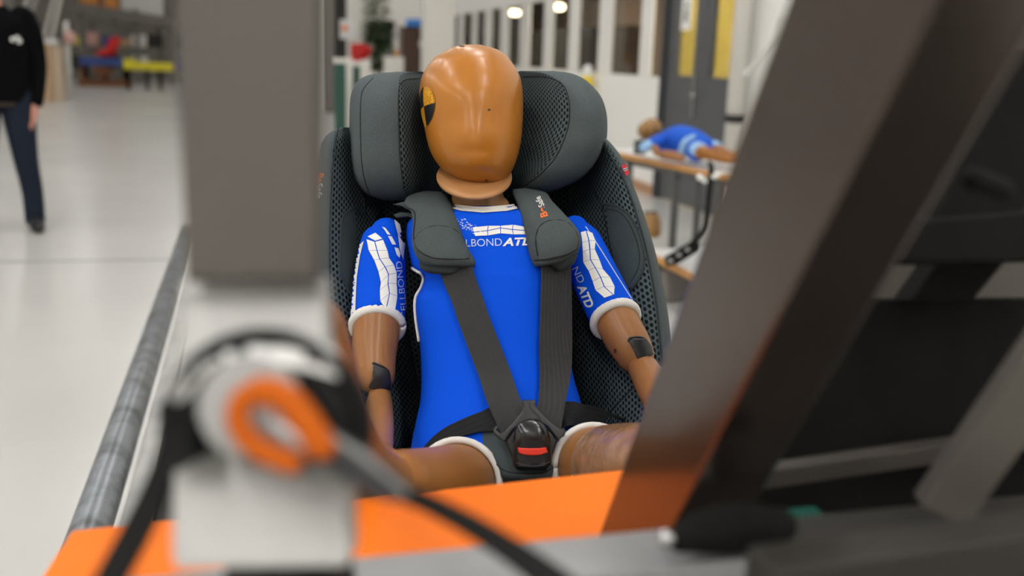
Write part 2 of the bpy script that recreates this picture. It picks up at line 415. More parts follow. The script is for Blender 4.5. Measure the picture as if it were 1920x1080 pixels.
# ------------------------------------------------------------------ the hall
XR, XL, YF, YB, ZC = 3.7, -9.5, 44.0, -7.0, 6.4
def struct(name, c, s, m, **kw): return box(name, c, s, m, kind='structure', **kw)
struct('floor', ((XR+XL)/2+3, (YF+YB)/2, -.05), (XR-XL+8, YF-YB, .1), 'floor')
struct('ceiling', ((XR+XL)/2+3, (YF+YB)/2, ZC+.05), (XR-XL+8, YF-YB, .1), 'ceiling')
struct('wall_left', (XL-.1, (YF+YB)/2, ZC/2), (.2, YF-YB, ZC), 'wall_white')
struct('wall_back', (-1, YB-.1, ZC/2), (17.5, .2, ZC), 'wall_white')
struct('wall_far', (1, YF+.1, ZC/2), (21.5, .2, ZC), 'wall_far')
# floor joint and a faint second one
a, b = on_z(205, 489), on_z(345, 486)
struct('trim_1', ((a.x+b.x)/2-4.5, (a.y+b.y)/2, .001), (13, .018, .004), 'floor_joint')

# partition wall on the right: rows of windows, double door
def yx(px, py=110): return on_x(px, py, XR).y
medge = [(780, 800), (858, 866), (883, 891), (907, 918), (936, 950), (972.5, 989), (1017, 1033), (1064, 1081), (1120, 1143), (1198, 1217)]
ym = [(yx(a), yx(b)) for a, b in medge]      # far and near face of each mullion
SILL, HEAD = 1.12, 2.08
ydoor0, ydoor1 = yx(1397, 200), yx(1238, 200)
wl = struct('wall_right', (XR+.06, (ydoor1+YF)/2, SILL/2), (.12, YF-ydoor1, SILL), 'wall_white')
struct('wall_right_upper', (XR+.06, (ydoor1+YF)/2, (HEAD+ZC)/2), (.12, YF-ydoor1, ZC-HEAD), 'wall_white')
struct('wall_right_near', (XR+.06, (ydoor0+YB)/2, ZC/2), (.12, ydoor0-YB, ZC), 'wall_white')
struct('wall_right_lintel', (XR+.06, (ydoor0+ydoor1)/2, (2.5+ZC)/2), (.12, ydoor1-ydoor0, ZC-2.5), 'wall_white')
struct('baseboard_right', (XR-.012, (ydoor1+YF)/2, .05), (.024, YF-ydoor1, .10), 'wood_floor')
for i, (ya, yb) in enumerate(ym):
    struct('trim_%d' % (i+2), (XR+.02, (ya+yb)/2, (SILL+HEAD)/2), (.03, ya-yb, HEAD-SILL), 'trim_white', bevel=.004)
for i in range(len(ym)):
    y0, y1 = (ym[i+1][0] if i+1 < len(ym) else ydoor1), ym[i][1]
    wf = obj('window_%d' % (i+1), *join([boxv((XR+.02, (y0+y1)/2, z), (.025, y1-y0, .03)) for z in (SILL+.015, HEAD-.015)] + [boxv((XR+.02, y, (SILL+HEAD)/2), (.02, .02, HEAD-SILL)) for y in (y0+.01, y1-.01)]), 'trim_white', kind='structure')
    box('pane', (XR+.02, (y0+y1)/2, (SILL+HEAD)/2), (.006, max(.05, y1-y0-.04), HEAD-SILL-.06), 'glass', wf)
# room behind the windows
struct('wall_inner', (8.3, 16, ZC/2), (.2, 56, ZC), 'wall_warm')
struct('ceiling_inner', (6, 16, 3.05), (4.4, 56, .1), 'mid_brown')
struct('wall_inner_divider', (6.0, ydoor1+.5, 1.5), (4.2, .1, 3), 'yellow_wall')
struct('wall_door_room', (5.9, (ydoor0+ydoor1)/2, 1.5), (.1, 3.2, 3.0), 'yellow_wall')
struct('trim_beam', (XR+.09, yx(1140, 5), 2.03), (.1, 1.5, .12), 'dark_room')
for i, (px0, px1) in enumerate(((862, 874), (892, 905), (986, 1015), (1040, 1064), (1088, 1108), (1150, 1178))):
    y0, y1 = on_x(px0, 100, 6.2).y, on_x(px1, 100, 6.2).y
    c = thing('storage_cabinet', ['dark cabinet deep behind the far end windows', 'brown cabinet behind the far windows left of the dummy head', 'tall dark cabinet behind the window right of the dummy head', 'black cabinet behind the window under the brighter ceiling lamp',
               'narrow dark cabinet behind the window above the yellow bottle', 'brown-grey cabinet behind the wide window next to the door'][i], 'cabinet', (6.2, (y0+y1)/2, 0), 'cabinets behind the glass partition')
    m_ = 'dark_room' if i in (0, 2, 3, 4) else 'mid_brown'
    box('body', (6.4, (y0+y1)/2, .95), (.4, abs(y0-y1), 1.9), m_, c)
    for s in (-1, 1):
        box('door', (6.19, (y0+y1)/2+s*abs(y0-y1)/4, .97), (.02, abs(y0-y1)/2-.02, 1.8), m_, c)
for i, (px, py) in enumerate(((1047, 13), (965, 24))):
    p = on_x(px, py, 4.9)
    c = thing('ceiling_lamp', ['brighter round ceiling lamp glowing behind the glass, nearer the door', 'round ceiling lamp glowing behind the glass, above the dummy head'][i], 'lamp', p, 'glowing lamps behind the glass partition')
    limbv = tubev([p+Vector((0, 0, z)) for z in (-.05, -.02, .03, .05)], [.07, .105, .105, .06], 16, False)
    obj('globe', *limbv, 'lamp_warm', c, smooth=True); tube('rod', [p+Vector((0, 0, .10)), Vector((p.x, p.y, 3.0))], .012, 'lamp_body', c, n=6)
# double door
dr = obj('door_1', *join([boxv((XR+.03, y, 1.22), (.12, .09, 2.44)) for y in (ydoor0+.045, ydoor1-.045)] + [boxv((XR+.03, (ydoor0+ydoor1)/2, 2.46), (.12, ydoor1-ydoor0, .08))]), 'door_dark', kind='structure')
ymid = yx(1320, 150)
def leaf(y0, y1, gx0, gx1, gz0, gz1, mm):
    """one door leaf with a glazed opening"""
    parts = [boxv((XR+.03, (y0+y1)/2, gz0/2+.01), (.05, y1-y0, gz0-.02)), boxv((XR+.03, (y0+y1)/2, (gz1+2.42)/2), (.05, y1-y0, 2.42-gz1)),
             boxv((XR+.03, (y0+gx0)/2, (gz0+gz1)/2), (.05, gx0-y0, gz1-gz0)), boxv((XR+.03, (gx1+y1)/2, (gz0+gz1)/2), (.05, y1-gx1, gz1-gz0))]
    lf = obj('door_leaf', *join(parts), mm, dr)
    box('door_pane', (XR+.03, (gx0+gx1)/2, (gz0+gz1)/2), (.008, gx1-gx0, gz1-gz0), 'glass', lf)
    return lf
gzb = on_x(1360, 147, XR).z
la = leaf(ydoor0+.09, ymid-.003, yx(1392, 70)+.02, yx(1333, 70), gzb, 2.3, 'door_grey')
lb = leaf(ymid+.003, ydoor1-.09, yx(1303, 70), yx(1268, 70), gzb, 2.3, 'door_grey')
box('lock_plate', (XR-.005, yx(1301, 200), (on_x(1301, 140, XR).z+on_x(1301, 222, XR).z)/2), (.03, .05, on_x(1301, 140, XR).z-on_x(1301, 222, XR).z), 'chrome', lb)
tube('door_handle', [(XR-.02, yx(1308, 160), 1.02), (XR-.07, yx(1308, 160), 1.02), (XR-.07, yx(1308, 160)-.11, 1.02)], .012, 'chrome', lb, n=8)
pn = box('notice_sheet', (XR-.004, yx(1288, 25), on_x(1288, 25, XR).z), (.006, .20, .29), 'paper', bevel=0)
tag(pn, 'white notice sheet with dark drawing on the grey door glass', 'notice')
for (dz, hh) in ((-.02, .11), (.07, .03)): box('printed_mark', (XR-.008, yx(1288, 25), on_x(1288, 25, XR).z+dz), (.002, .07, hh), 'ink', pn)
# things seen through the door glass
c = thing('shelf_load', 'dark stacked goods with a yellow tub seen through the left door glass', 'goods', (4.7, yx(1288)+.3, 0))
box('crate', (4.7, yx(1290)+.35, .5), (.5, .6, 1.0), 'dark_room', c, bevel=.02); box('tub', (4.55, yx(1285)+.35, on_x(1285, 112, 4.55).z), (.2, .25, .09), 'yellow_paint', c, bevel=.02)
c = thing('pale_board', 'pale pinkish board leaning behind the right door glass', 'board', (4.6, yx(1345)+.2, 0))
box('panel', (4.6, yx(1345)+.15, .72), (.04, .32, 1.44), 'pink', c); box('rail', (4.57, yx(1345)+.15, 1.4), (.03, .34, .06), 'pale_wood', c)
# white pipe and column right of the door
c = thing('white_pipe', 'white vertical downpipe with brackets right of the grey door', 'pipe', (XR-.12, yx(1412, 200), 0))
tube('pipe', [(XR-.14, yx(1410, 200), 0), (XR-.14, yx(1410, 200), ZC)], .07, 'white_paint', c, n=16)
for z in (.85, 2.3): tube('pipe_bracket', [(XR-.14, yx(1410, 200), z), (XR-.14, yx(1410, 200), z+.06)], .08, 'steel_dark' if z < 1 else 'white_paint', c, n=16)
c = thing('wall_bracket', 'thin slanted white metal strut on the wall by the downpipe', 'strut', on_x(1420, 300, XR-.2))
beam('strut', on_x(1398, 140, XR-.3), on_x(1470, 60, XR-.3), .03, .04, 'white_paint', c); box('wall_plate', on_x(1470, 60, XR-.03), (.06, .12, .2), 'white_paint', c)

# ceiling luminaires
rows_x = (-6.2, -2.4, 1.5); n = 0
lum = None
for yy in (-5.6, -4.2, -2.4, .4, 3.2, 6.0, 10, 15, 21, 28, 36):  # extra rows behind the camera are added for front light
    for xx in rows_x:
        if lum is None:
            lum = thing('ceiling_luminaire', 'long white hall luminaire hanging under the ceiling out of view', 'lamp', (0, 0, 0), 'hall luminaires')
            box('housing', (0, 0, .09), (.42, 1.7, .12), 'lamp_body', lum); box('diffuser', (0, 0, .02), (.36, 1.6, .02), 'lamp_glow', lum)
            o = lum
        else:
            o = lum.copy(); col.objects.link(o)
            for ch in lum.children:
                c2 = ch.copy(); col.objects.link(c2); c2.parent = o
        o.location = (xx, yy, ZC-.16)
for yy in (ydoor0+.4, 13, 22):      # unseen fill lights, added to brighten the rooms behind the partition
    c = thing('room_fill_light', 'added square fill light of the room behind the partition at %s' % {0: 'the door', 1: 'the near windows', 2: 'the far windows'}[(yy > 12)+(yy > 20)], 'lamp', (5.2, yy, 2.9), 'added fill lights in the rooms behind')
    box('housing', (4.9, yy, 2.95), (.5, .5, .08), 'lamp_body', c); box('diffuser', (4.9, yy, 2.90), (.46, .46, .02), 'room_fill_glow', c)

# ------------------------------------------------------------------ test sled: the steel structure round the seat
SB = on_z(960, 1000, .40)
sled = thing('test_sled', 'steel crash test sled with orange panel and slanted beam in the foreground', 'test rig', Vector((.15, .95, 0)))
ex, ey = Vector((1, 0, 0)), Vector((0, 1, 0))
p0, p1 = on_z(352, 440, .36), on_z(140, 1085, .36)
dirr = (p0-p1).normalized()
box('deck', (p1.x+.09+.75, 1.15, .335), (1.45, 3.3, .05), 'steel_dark', sled, bevel=.004)
tube('side_rail', [p1-dirr*1.2, p0+dirr*.1], .040, 'rail_steel', sled, n=20)
beam('rail_lip', p1-dirr*1.2+Vector((.075, 0, -.03)), p0+dirr*.1+Vector((.075, 0, -.03)), .05, .05, 'aluminium', sled, bevel=.004)
for (x, y) in ((-.35, .2), (1.1, .2), (-.25, 2.4), (1.1, 2.4)):
    box('skid', (x, y, .155), (.12, .4, .31), 'steel_dark', sled, bevel=.006)
ZP = .90
# orange panel: far edge runs across the sled
e0, e1 = on_z(135, 994, ZP), on_z(1290, 866, ZP)
n0, n1 = on_z(-20, 1230, ZP), on_z(1240, 1052, ZP)
th = Vector((0, 0, -.02))
vs = [e0, e1, n1, n0]; vs = vs + [v+th for v in vs]
bev(recalc(obj('orange_panel', vs, [(0, 1, 2, 3), (7, 6, 5, 4), (0, 4, 5, 1), (1, 5, 6, 2), (2, 6, 7, 3), (3, 7, 4, 0)], 'orange_paint', sled, label='flat panel painted bright orange')), .003)
# cross tube in front of the panel
g0, g1 = W(690, 1152, .58), W(1960, 1012, .72)
gdir = (g1-g0).normalized()
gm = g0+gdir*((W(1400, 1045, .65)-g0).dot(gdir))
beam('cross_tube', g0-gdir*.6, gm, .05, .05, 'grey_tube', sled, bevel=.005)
beam('shaded_tube', gm, g1+gdir*.1, .05, .05, 'steel_dark', sled, bevel=.005)  # rest of the cross tube, its shade put in as darker steel
beam('front_tube', W(1420, 1092, .54), W(1990, 1012, .60), .03, .03, 'steel_dark', sled, bevel=.004)
for p in (g0-gdir*.5, g1-gdir*.05): beam('column', Vector((p.x, p.y, .36)), Vector((p.x, p.y, p.z)), .05, .05, 'steel_dark', sled, ref=ey, bevel=.004)
for p in (e0*.8+e1*.2, e0*.25+e1*.75): beam('column', Vector((p.x, p.y-.06, .36)), Vector((p.x, p.y-.06, ZP-.02)), .05, .05, 'steel_dark', sled, ref=ey, bevel=.004)
# upright post on the left
slab('upright_post', [(312, -260), (600, -260), (592, 528), (347, 528)], .452, .018, 'steel_post', sled, bevel=.003)
# bracket plate under it: leans towards the light
def dbr(x, y): return .472 - (y-520)*.00009
slab('bracket_plate', [(338, 520), (602, 516), (612, 640), (648, 760), (660, 1040), (648, 1066), (326, 1072), (318, 1040), (326, 760), (338, 640)], dbr, .02, 'aluminium', sled, bevel=.003)
slab('bracket_rib', [(340, 548), (602, 540), (602, 556), (341, 566)], .466, .008, 'aluminium', sled, bevel=.002)
slab('bracket_foot', [(420, 1058), (620, 1054), (640, 1190), (400, 1190)], .445, .05, 'steel_black', sled, bevel=.003)
# slanted beam on the right (leans towards the camera at its top)
T0, T1 = W(1650, -230, .36), W(1190, 1000, .76)
def slantbox(name, pts_top, pts_bot, m, **kw):
    vs = pts_top+pts_bot; n_ = len(pts_top)
    fs = [tuple(range(n_)), tuple(range(2*n_-1, n_-1, -1))]+[(i, (i+1) % n_, n_+(i+1) % n_, n_+i) for i in range(n_)]
    return bev(recalc(obj(name, vs, fs, m, sled, **kw)), .003)
XB = .27                      # the beam stands in a plane along the sled; its polished left face mirrors the orange panel
fa = [on_x(1548, -200, XB), on_x(1860, -200, XB)]; fb = [on_x(1117, 1016, XB), on_x(1250, 1014, XB)]
tx_ = Vector((.055, 0, 0))
slantbox('slanted_beam', fa+[fa[1]+tx_, fa[0]+tx_], fb+[fb[1]+tx_, fb[0]+tx_], 'steel_brown', label='slanted brown-grey steel beam, close to the lens')
# dark side structure on the far right
slab('brown_plate', [(1440, 480), (2100, 478), (2100, 575), (1440, 575)], .93, .01, 'steel_post', sled, bevel=.002)
slab('side_panel', [(1520, -160), (2250, -160), (2250, 1010), (1330, 1010), (1400, 700)], .98, .02, 'steel_dark', sled, bevel=.003)
slab('cross_bar', [(1560, 425), (2100, 380), (2100, 486), (1545, 500)], .74, .05, 'steel_black', sled, bevel=.004)
slab('gusset', [(1760, 490), (1890, 488), (1830, 560), (1710, 562)], .80, .04, 'steel_black', sled, bevel=.004)
slab('upper_bracket', [(1695, -120), (1850, -120), (1800, 40), (1770, 72), (1700, 100)], .50, .04, 'steel_black', sled, bevel=.004)
slab('inner_brace', [(1890, 90), (2100, 90), (2000, 300), (1900, 420), (1740, 440), (1800, 300)], .86, .03, 'steel_black', sled, bevel=.004)
slab('dark_plate', [(1520, 560), (2050, 558), (2050, 960), (1290, 965), (1390, 880)], .84, .03, 'steel_black', sled, bevel=.004)
beam('thin_tube', W(1300, 912, .78), W(2100, 795, .83), .016, .016, 'steel_dull', sled, bevel=.002)
beam('diagonal_strut', W(2010, 600, .62), W(1760, 960, .66), .034, .02, 'steel_post', sled, ref=FW, bevel=.003)
box('teal_block', W(1505, 970, .70), (.03, .02, .006), 'teal', sled, bevel=.002)
cl = limb('clamp', [(1275, 1010, .60, 26), (1330, 996, .61, 42), (1400, 988, .62, 46), (1460, 985, .63, 34)], 'steel_black', sled)
bolt = limb('bolt_head', [(1250, 1010, .60, 18), (1249, 1010, .58, 18)], 'chrome', cl, n=8, sm=1, capr=True)
limb('knob', [(1825, 335, .60, 22), (1880, 355, .61, 20)], 'steel_black', sled)

# ------------------------------------------------------------------ ratchet strap on the bracket
rs = thing('ratchet_strap', 'black ratchet strap with orange handle hooked on the pale bracket', 'ratchet strap', W(480, 900, .44))
def arc(cx, cy, rx, ry, a0, a1, n): return [(cx+rx*math.cos(math.radians(a0+(a1-a0)*k/n)), cy+ry*math.sin(math.radians(a0+(a1-a0)*k/n))) for k in range(n+1)]
# webbing rolled round the spool: a face ring and the outer turns
out_ = arc(500, 800, 190, 178, -208, 25, 14); inn = arc(492, 805, 122, 105, -208, 25, 14)
rl = strip('rolled_webbing', [W(x, y, .428) for x, y in out_], [W(x, y, .418) for x, y in inn], .008, 'strap_ratchet', rs, sub=3)
strip('rolled_webbing', [W(x, y, .452) for x, y in arc(505, 806, 186, 176, -190, 30, 14)], [W(x, y, .418) for x, y in arc(505, 806, 180, 170, -190, 30, 14)], .005, 'strap_ratchet', rs, sub=3)
decal('printed_label', [[(415, 655), (440, 640), (500, 630), (560, 634), (620, 655), (648, 690), (630, 712), (590, 700), (540, 688), (470, 690), (430, 690)]], [rl], 'white_print', rl, off=.002)
decal('printed_label', [[(322, 735), (345, 700), (392, 668), (420, 680), (385, 705), (360, 745), (330, 762)]], [rl], 'aluminium', rl, off=.002)
decal('printed_letter', [[(572, 652), (604, 662), (602, 690), (570, 680)], [(488, 636), (528, 640), (520, 656), (488, 654)], [(440, 655), (470, 648), (466, 668), (444, 672)], [(350, 705), (372, 692), (370, 712), (352, 722)]], [rl], 'target_black', rl, off=.003)
slab('frame_plate', [(395, 720), (450, 690), (540, 692), (600, 740), (650, 800), (690, 850), (640, 880), (600, 870), (560, 885), (470, 870), (410, 810)], .424, .006, 'ratchet_dark', rs, bevel=.002)
vs, fs = tubev([W(470, 760, .405), W(470, 760, .418)], [.0205, .0205], 26, False); recalc(obj('spool_disc', vs, fs, 'ratchet_metal', rs))
hand = [(600, 835), (572, 790), (535, 748), (490, 735), (455, 750), (446, 785), (462, 822), (500, 850), (545, 868)]
hv = cr([W(x, y, .392) for x, y in hand], 6)[0]
hdl = tube('handle', hv, [.0062]*20+[.0048]*(len(hv)-20), 'orange_lever', rs, n=12, capr=True, sq=(FW, .8))
limb('spindle', [(515, 795, .400, 30), (570, 830, .396, 24)], 'ratchet_metal', rs, n=14, sm=2)
slab('lever_bar', [(560, 815), (600, 800), (690, 850), (770, 920), (745, 945), (690, 930), (610, 880)], .40, .008, 'ratchet_dark', rs, bevel=.002)
slab('lever_edge', [(585, 803), (598, 800), (690, 858), (766, 927), (760, 930), (686, 867)], .394, .004, 'ratchet_metal', rs, bevel=.001)
limb('spool_knob', [(318, 770, .42, 24), (345, 790, .425, 28)], 'strap_ratchet', rs, n=14, sm=2)
# free strap ends
strip('strap_end', [W(305, 830, .45), W(268, 910, .445), (W(222, 1000, .44)), W(150, 1130, .43)], [W(345, 790, .45), W(328, 890, .445), (W(285, 1000, .44)), W(210, 1140, .43)], .003, 'strap_ratchet', rs)
strip('strap_end', [W(700, 890, .42), W(800, 925, .44), W(920, 985, .45), W(1060, 1075, .45), W(1130, 1140, .44)], [W(690, 915, .41), W(780, 950, .43), W(880, 1005, .44), W(990, 1085, .44), W(1040, 1150, .43)], .003, 'strap_ratchet', rs)

# ------------------------------------------------------------------ child seat
seat = thing('child_car_seat', 'dark grey padded child car seat with five point harness holding the seated dummy', 'child seat', Vector(W(930, 900, 1.5).xy.to_3d())+Vector((0, 0, .36)))
# seat back panel
rows = []
for y, xl, xr, d in ((205, 690, 1110, 1.70), (300, 680, 1120, 1.70), (400, 675, 1130, 1.69), (500, 680, 1135, 1.67), (600, 690, 1140, 1.64), (700, 710, 1140, 1.60), (800, 720, 1140, 1.54), (880, 730, 1140, 1.47)):
    f = [(xl+(xr-xl)*t, y, d-.05*(2*t-1)**2) for t in (0, .2, .4, .6, .8, 1)]
    rows.append(f + [(x, yy, dd+.05) for x, yy, dd in reversed(f)])
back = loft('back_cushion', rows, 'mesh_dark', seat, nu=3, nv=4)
# shell wings
def wing(name, data, flip):
    rows = []
    for (y, xi, xo, df) in data:
        w = xo-xi
        q = [(0, .16), (.22, .105), (.50, .040), (.74, .006), (.90, .0), (.975, .012), (1.0, .05), (.98, .20), (.5, .23), (.05, .22)]
        rows.append([(xi+w*t, y, df+dd) for t, dd in q])
    sm = [0, 0, 0, 0, 1, 1, 1, 1, 1, 1]
    return loft(name, rows, ['mesh_grey', 'grey_fabric'], seat, nu=4, nv=4, smat=sm)
wr = wing('side_wing', [(248, 1092, 1118, 1.56), (264, 1085, 1140, 1.525), (300, 1078, 1167, 1.50), (345, 1072, 1184, 1.49), (380, 1068, 1197, 1.485), (430, 1062, 1213, 1.475), (480, 1058, 1227, 1.465), (530, 1055, 1238, 1.455), (580, 1056, 1247, 1.445), (640, 1060, 1254, 1.43), (700, 1068, 1258, 1.41), (760, 1078, 1256, 1.385), (800, 1090, 1240, 1.37), (830, 1110, 1215, 1.38)], False)
wl_ = wing('side_wing', [(239, 668, 640, 1.56), (247, 690, 622, 1.535), (262, 700, 608, 1.51), (300, 706, 598, 1.50), (345, 710, 594, 1.49), (380, 714, 590, 1.485), (430, 720, 586, 1.475), (480, 728, 583, 1.465), (530, 740, 582, 1.455), (580, 752, 584, 1.445), (640, 765, 592, 1.43), (700, 780, 604, 1.41), (760, 790, 622, 1.385), (800, 794, 645, 1.37), (840, 796, 680, 1.38)], True)
# outer side panel with wordmark, wings' stitched patches and piping
decal('rim_panel', [[(604, 268), (628, 246), (622, 300), (619, 400), (616, 500), (617, 540), (586, 540), (586, 420), (594, 300)]], [wl_], 'grey_fabric', wl_, off=.0015, maxe=9)
seam('piping', [(634, 243), (627, 265), (628, 290), (621, 315), (618, 400), (616, 470), (617, 545)], [wl_], .0016, 'piping_fabric', wl_, off=.001)
sp = decal('side_patch', [[(664, 390), (650, 397), (640, 412), (637, 440), (637, 500), (641, 520), (655, 548), (664, 562), (668, 500), (668, 440)]], [wl_], 'patch_fabric', wl_, off=.002, maxe=8)
seam('patch_piping', [(667, 388), (652, 396), (641, 410), (638, 440), (637, 505), (643, 525), (657, 552), (664, 564)], [wl_], .0020, 'piping_fabric', wl_, off=.001)
decal('side_patch', [[(1136, 384), (1160, 388), (1180, 405), (1197, 440), (1206, 478), (1204, 508), (1190, 536), (1170, 546), (1158, 520), (1148, 460)]], [wr], 'patch_fabric', wr, off=.002, maxe=9)
seam('patch_piping', [(1130, 383), (1155, 386), (1178, 401), (1195, 432), (1207, 475), (1205, 507), (1190, 537), (1172, 552)], [wr], .0020, 'piping_fabric', wr, off=.001)
seam('patch_stitch', [(1136, 392), (1156, 395), (1174, 408), (1189, 438), (1199, 476), (1197, 504), (1184, 530)], [wr], .0008, 'seam_dark', wr, off=.002)
seam('piping', [(1140, 283), (1160, 318), (1180, 362), (1196, 412), (1211, 465), (1224, 530), (1232, 580), (1238, 640), (1243, 690)], [wr], .0016, 'piping_fabric', wr, off=.001)
seam('mesh_seam', [(1112, 350), (1124, 378), (1132, 400), (1142, 450), (1155, 520), (1172, 556)], [wr], .0014, 'seam_dark', wr, off=.0)
seam('mesh_seam', [(664, 325), (672, 350), (682, 372), (684, 400)], [wl_], .0014, 'seam_dark', wl_, off=.0)
seam('mesh_seam', [(1215, 690), (1180, 735), (1150, 765), (1140, 775)], [wr], .0015, 'seam_dark', wr, off=.0)
tx = text_px('Be', (599, 325), (597, 343), 9, bold=.02); decal('wordmark', [tx], [wl_], 'orange_print', wl_, off=.0022, maxe=4)
tx = text_px('Safe', (597, 344), (595, 373), 9, bold=.01); decal('wordmark', [tx], [wl_], 'white_print', wl_, off=.0022, maxe=4)
# small flag label on the right wing's edge
fl = slab('flag_label', [(1165, 310), (1173, 307), (1181, 324), (1174, 330)], 1.488, .004, 'flag_red', seat)
slab('flag_cross', [(1168, 317), (1176, 314), (1177.5, 318), (1170, 321)], 1.4872, .001, 'white_print', fl); slab('flag_cross', [(1168.6, 318.2), (1176.6, 315.3), (1177.2, 316.8), (1169.4, 319.8)], 1.4866, .001, 'flag_navy', fl)
# headrest
rows = []
for y, xl, xr, d in ((138, 745, 1030, 1.62), (150, 735, 1045, 1.625), (220, 730, 1060, 1.63), (300, 735, 1050, 1.62), (365, 745, 1040, 1.61)):
    f = [(xl+(xr-xl)*t, y, d-.02*(2*t-1)**2) for t in (0, .25, .5, .75, 1)]
    rows.append(f+[(x, yy, dd+.05) for x, yy, dd in reversed(f)])
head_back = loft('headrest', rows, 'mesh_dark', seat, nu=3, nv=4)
def hwing(data):
    rows = []
    for (y, xo, xs, xi, df, db) in data:      # outer, seam, inner x; front and back distance
        D = db-df
        rows.append([(xo+(xs-xo)*.02, y, db), (xo, y, df+D*.30), (xo+(xs-xo)*.07, y, df+D*.10), (xo+(xs-xo)*.28, y, df+D*.01), (xo+(xs-xo)*.62, y, df), (xs, y, df+D*.05),
                     (xs+(xi-xs)*.25, y, df+D*.22), (xs+(xi-xs)*.65, y, df+D*.60), (xi, y, db), (xo*.5+xi*.5, y, db+.005)])
    return loft('headrest_wing', rows, ['grey_fabric', 'mesh_grey'], head_back, nu=4, nv=5, smat=[0, 0, 0, 0, 0, 1, 1, 1, 0, 0])
hl = hwing([(134.5, 745, 768, 792, 1.555, 1.60), (138, 706, 756, 798, 1.525, 1.62), (144, 686, 750, 806, 1.50, 1.635), (156, 671, 748, 815, 1.475, 1.65), (180, 662, 747, 824, 1.458, 1.655), (215, 660, 748, 828, 1.45, 1.66),
            (260, 660, 750, 832, 1.45, 1.66), (300, 662, 752, 836, 1.452, 1.655), (330, 667, 755, 836, 1.462, 1.65), (352, 678, 758, 832, 1.48, 1.64), (366, 694, 762, 824, 1.505, 1.63), (376, 724, 770, 812, 1.55, 1.61)])
hrw = hwing([(133, 1035, 1005, 975, 1.555, 1.60), (137, 1066, 1020, 966, 1.525, 1.62), (146, 1088, 1040, 958, 1.50, 1.635), (160, 1105, 1056, 950, 1.475, 1.65), (182, 1122, 1066, 944, 1.458, 1.655), (210, 1131, 1069, 940, 1.45, 1.66),
             (240, 1133, 1065, 938, 1.45, 1.66), (270, 1130, 1053, 936, 1.452, 1.655), (298, 1120, 1036, 936, 1.462, 1.65), (322, 1102, 1015, 938, 1.475, 1.64), (342, 1075, 996, 942, 1.495, 1.63), (356, 1042, 984, 948, 1.52, 1.62), (366, 1004, 975, 955, 1.56, 1.61)])
seam('headrest_seam', [(700, 146), (683, 165), (677, 185), (676, 250), (679, 310), (686, 345), (694, 364)], [hl], .0011, 'seam_dark', hl)
seam('headrest_seam', [(785, 147), (762, 149), (750, 158), (747, 185), (748, 240), (750, 300), (757, 355)], [hl], .0011, 'seam_dark', hl)
seam('headrest_seam', [(980, 143), (1020, 144), (1045, 151), (1060, 166), (1068, 195), (1067, 230), (1057, 264), (1040, 298), (1012, 328), (985, 348)], [hrw], .0011, 'seam_dark', hrw)
# seat cushion (mostly hidden by the legs)
rows = []
for d, y, xl, xr in ((1.52, 905, 745, 1165), (1.40, 925, 735, 1180), (1.28, 950, 725, 1190), (1.18, 975, 725, 1195), (1.12, 1010, 740, 1190)):
    f = [(xl+(xr-xl)*t, y-26*(2*t-1)**2, d) for t in (0, .25, .5, .75, 1)]
    rows.append(f+[(x, yy+90, dd) for x, yy, dd in reversed(f)])
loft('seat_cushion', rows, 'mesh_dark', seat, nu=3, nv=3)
# base under the cushion, down to the sled deck
q = W(950, 1010, 1.36)
box('base', (q.x, q.y, (q.z-.06+.36)/2), (.36, .40, q.z-.06-.36), 'black_plastic', seat, bevel=.03)

# ------------------------------------------------------------------ seated crash test dummy
dm = thing('crash_test_dummy', 'tan crash test dummy in bright blue suit strapped into the child seat', 'dummy', W(930, 880, 1.36))
HR = [(83.5, 868, 900, 1.515), (88, 850, 918, 1.515), (94, 838, 935, 1.512), (105, 818, 950, 1.51), (120, 804, 962, 1.508), (141, 792, 974, 1.505), (165, 786.5, 979.5, 1.50), (190, 787, 981, 1.498), (215, 791, 981, 1.494), (240, 796, 979.5, 1.49),
      (265, 801, 977, 1.487), (289, 809, 972, 1.485), (310, 822, 965, 1.484), (325, 841, 957, 1.484), (338, 862, 946, 1.485), (346, 882, 932, 1.487), (349, 898, 918, 1.488)]
rows = []
for y, a, b, d in HR:
    w = (b-a)/2
    rows.append(ring((a+b)/2, y, d, w, min(.098, .098*(w/97)**.8), 16, 2.25))
def face(v):
    q = v-CAM; d = q.dot(FW); x = q.dot(RT)/d*F+960; y = 540-q.dot(UP)/d*F
    if d > 1.47: return v
    g = lambda cx, cy, sx, sy: math.exp(-((x-cx)/sx)**2-((y-cy)/sy)**2)
    b = .0035*g(888, 252, 26, 34) + 0.003*g(893, 308, 36, 18) - .0022*g(846, 228, 22, 20) - .0022*g(932, 226, 22, 20) - .0016*g(890, 283, 34, 7) + .002*g(888, 185, 60, 20)
    return v - FW*b
head = loft('head', rows, 'skin_head', dm, nu=4, nv=4, post=face)
for x, y, r in ((917, 206, 2.8), (912, 338, 2.8), (866, 86.5, 5.5), (913, 86.5, 4)): decal('screw_hole', [ell(x, y, r, r*.8 if y > 100 else 1.3, 12)], [head], 'skin_dark', head, off=.0006)
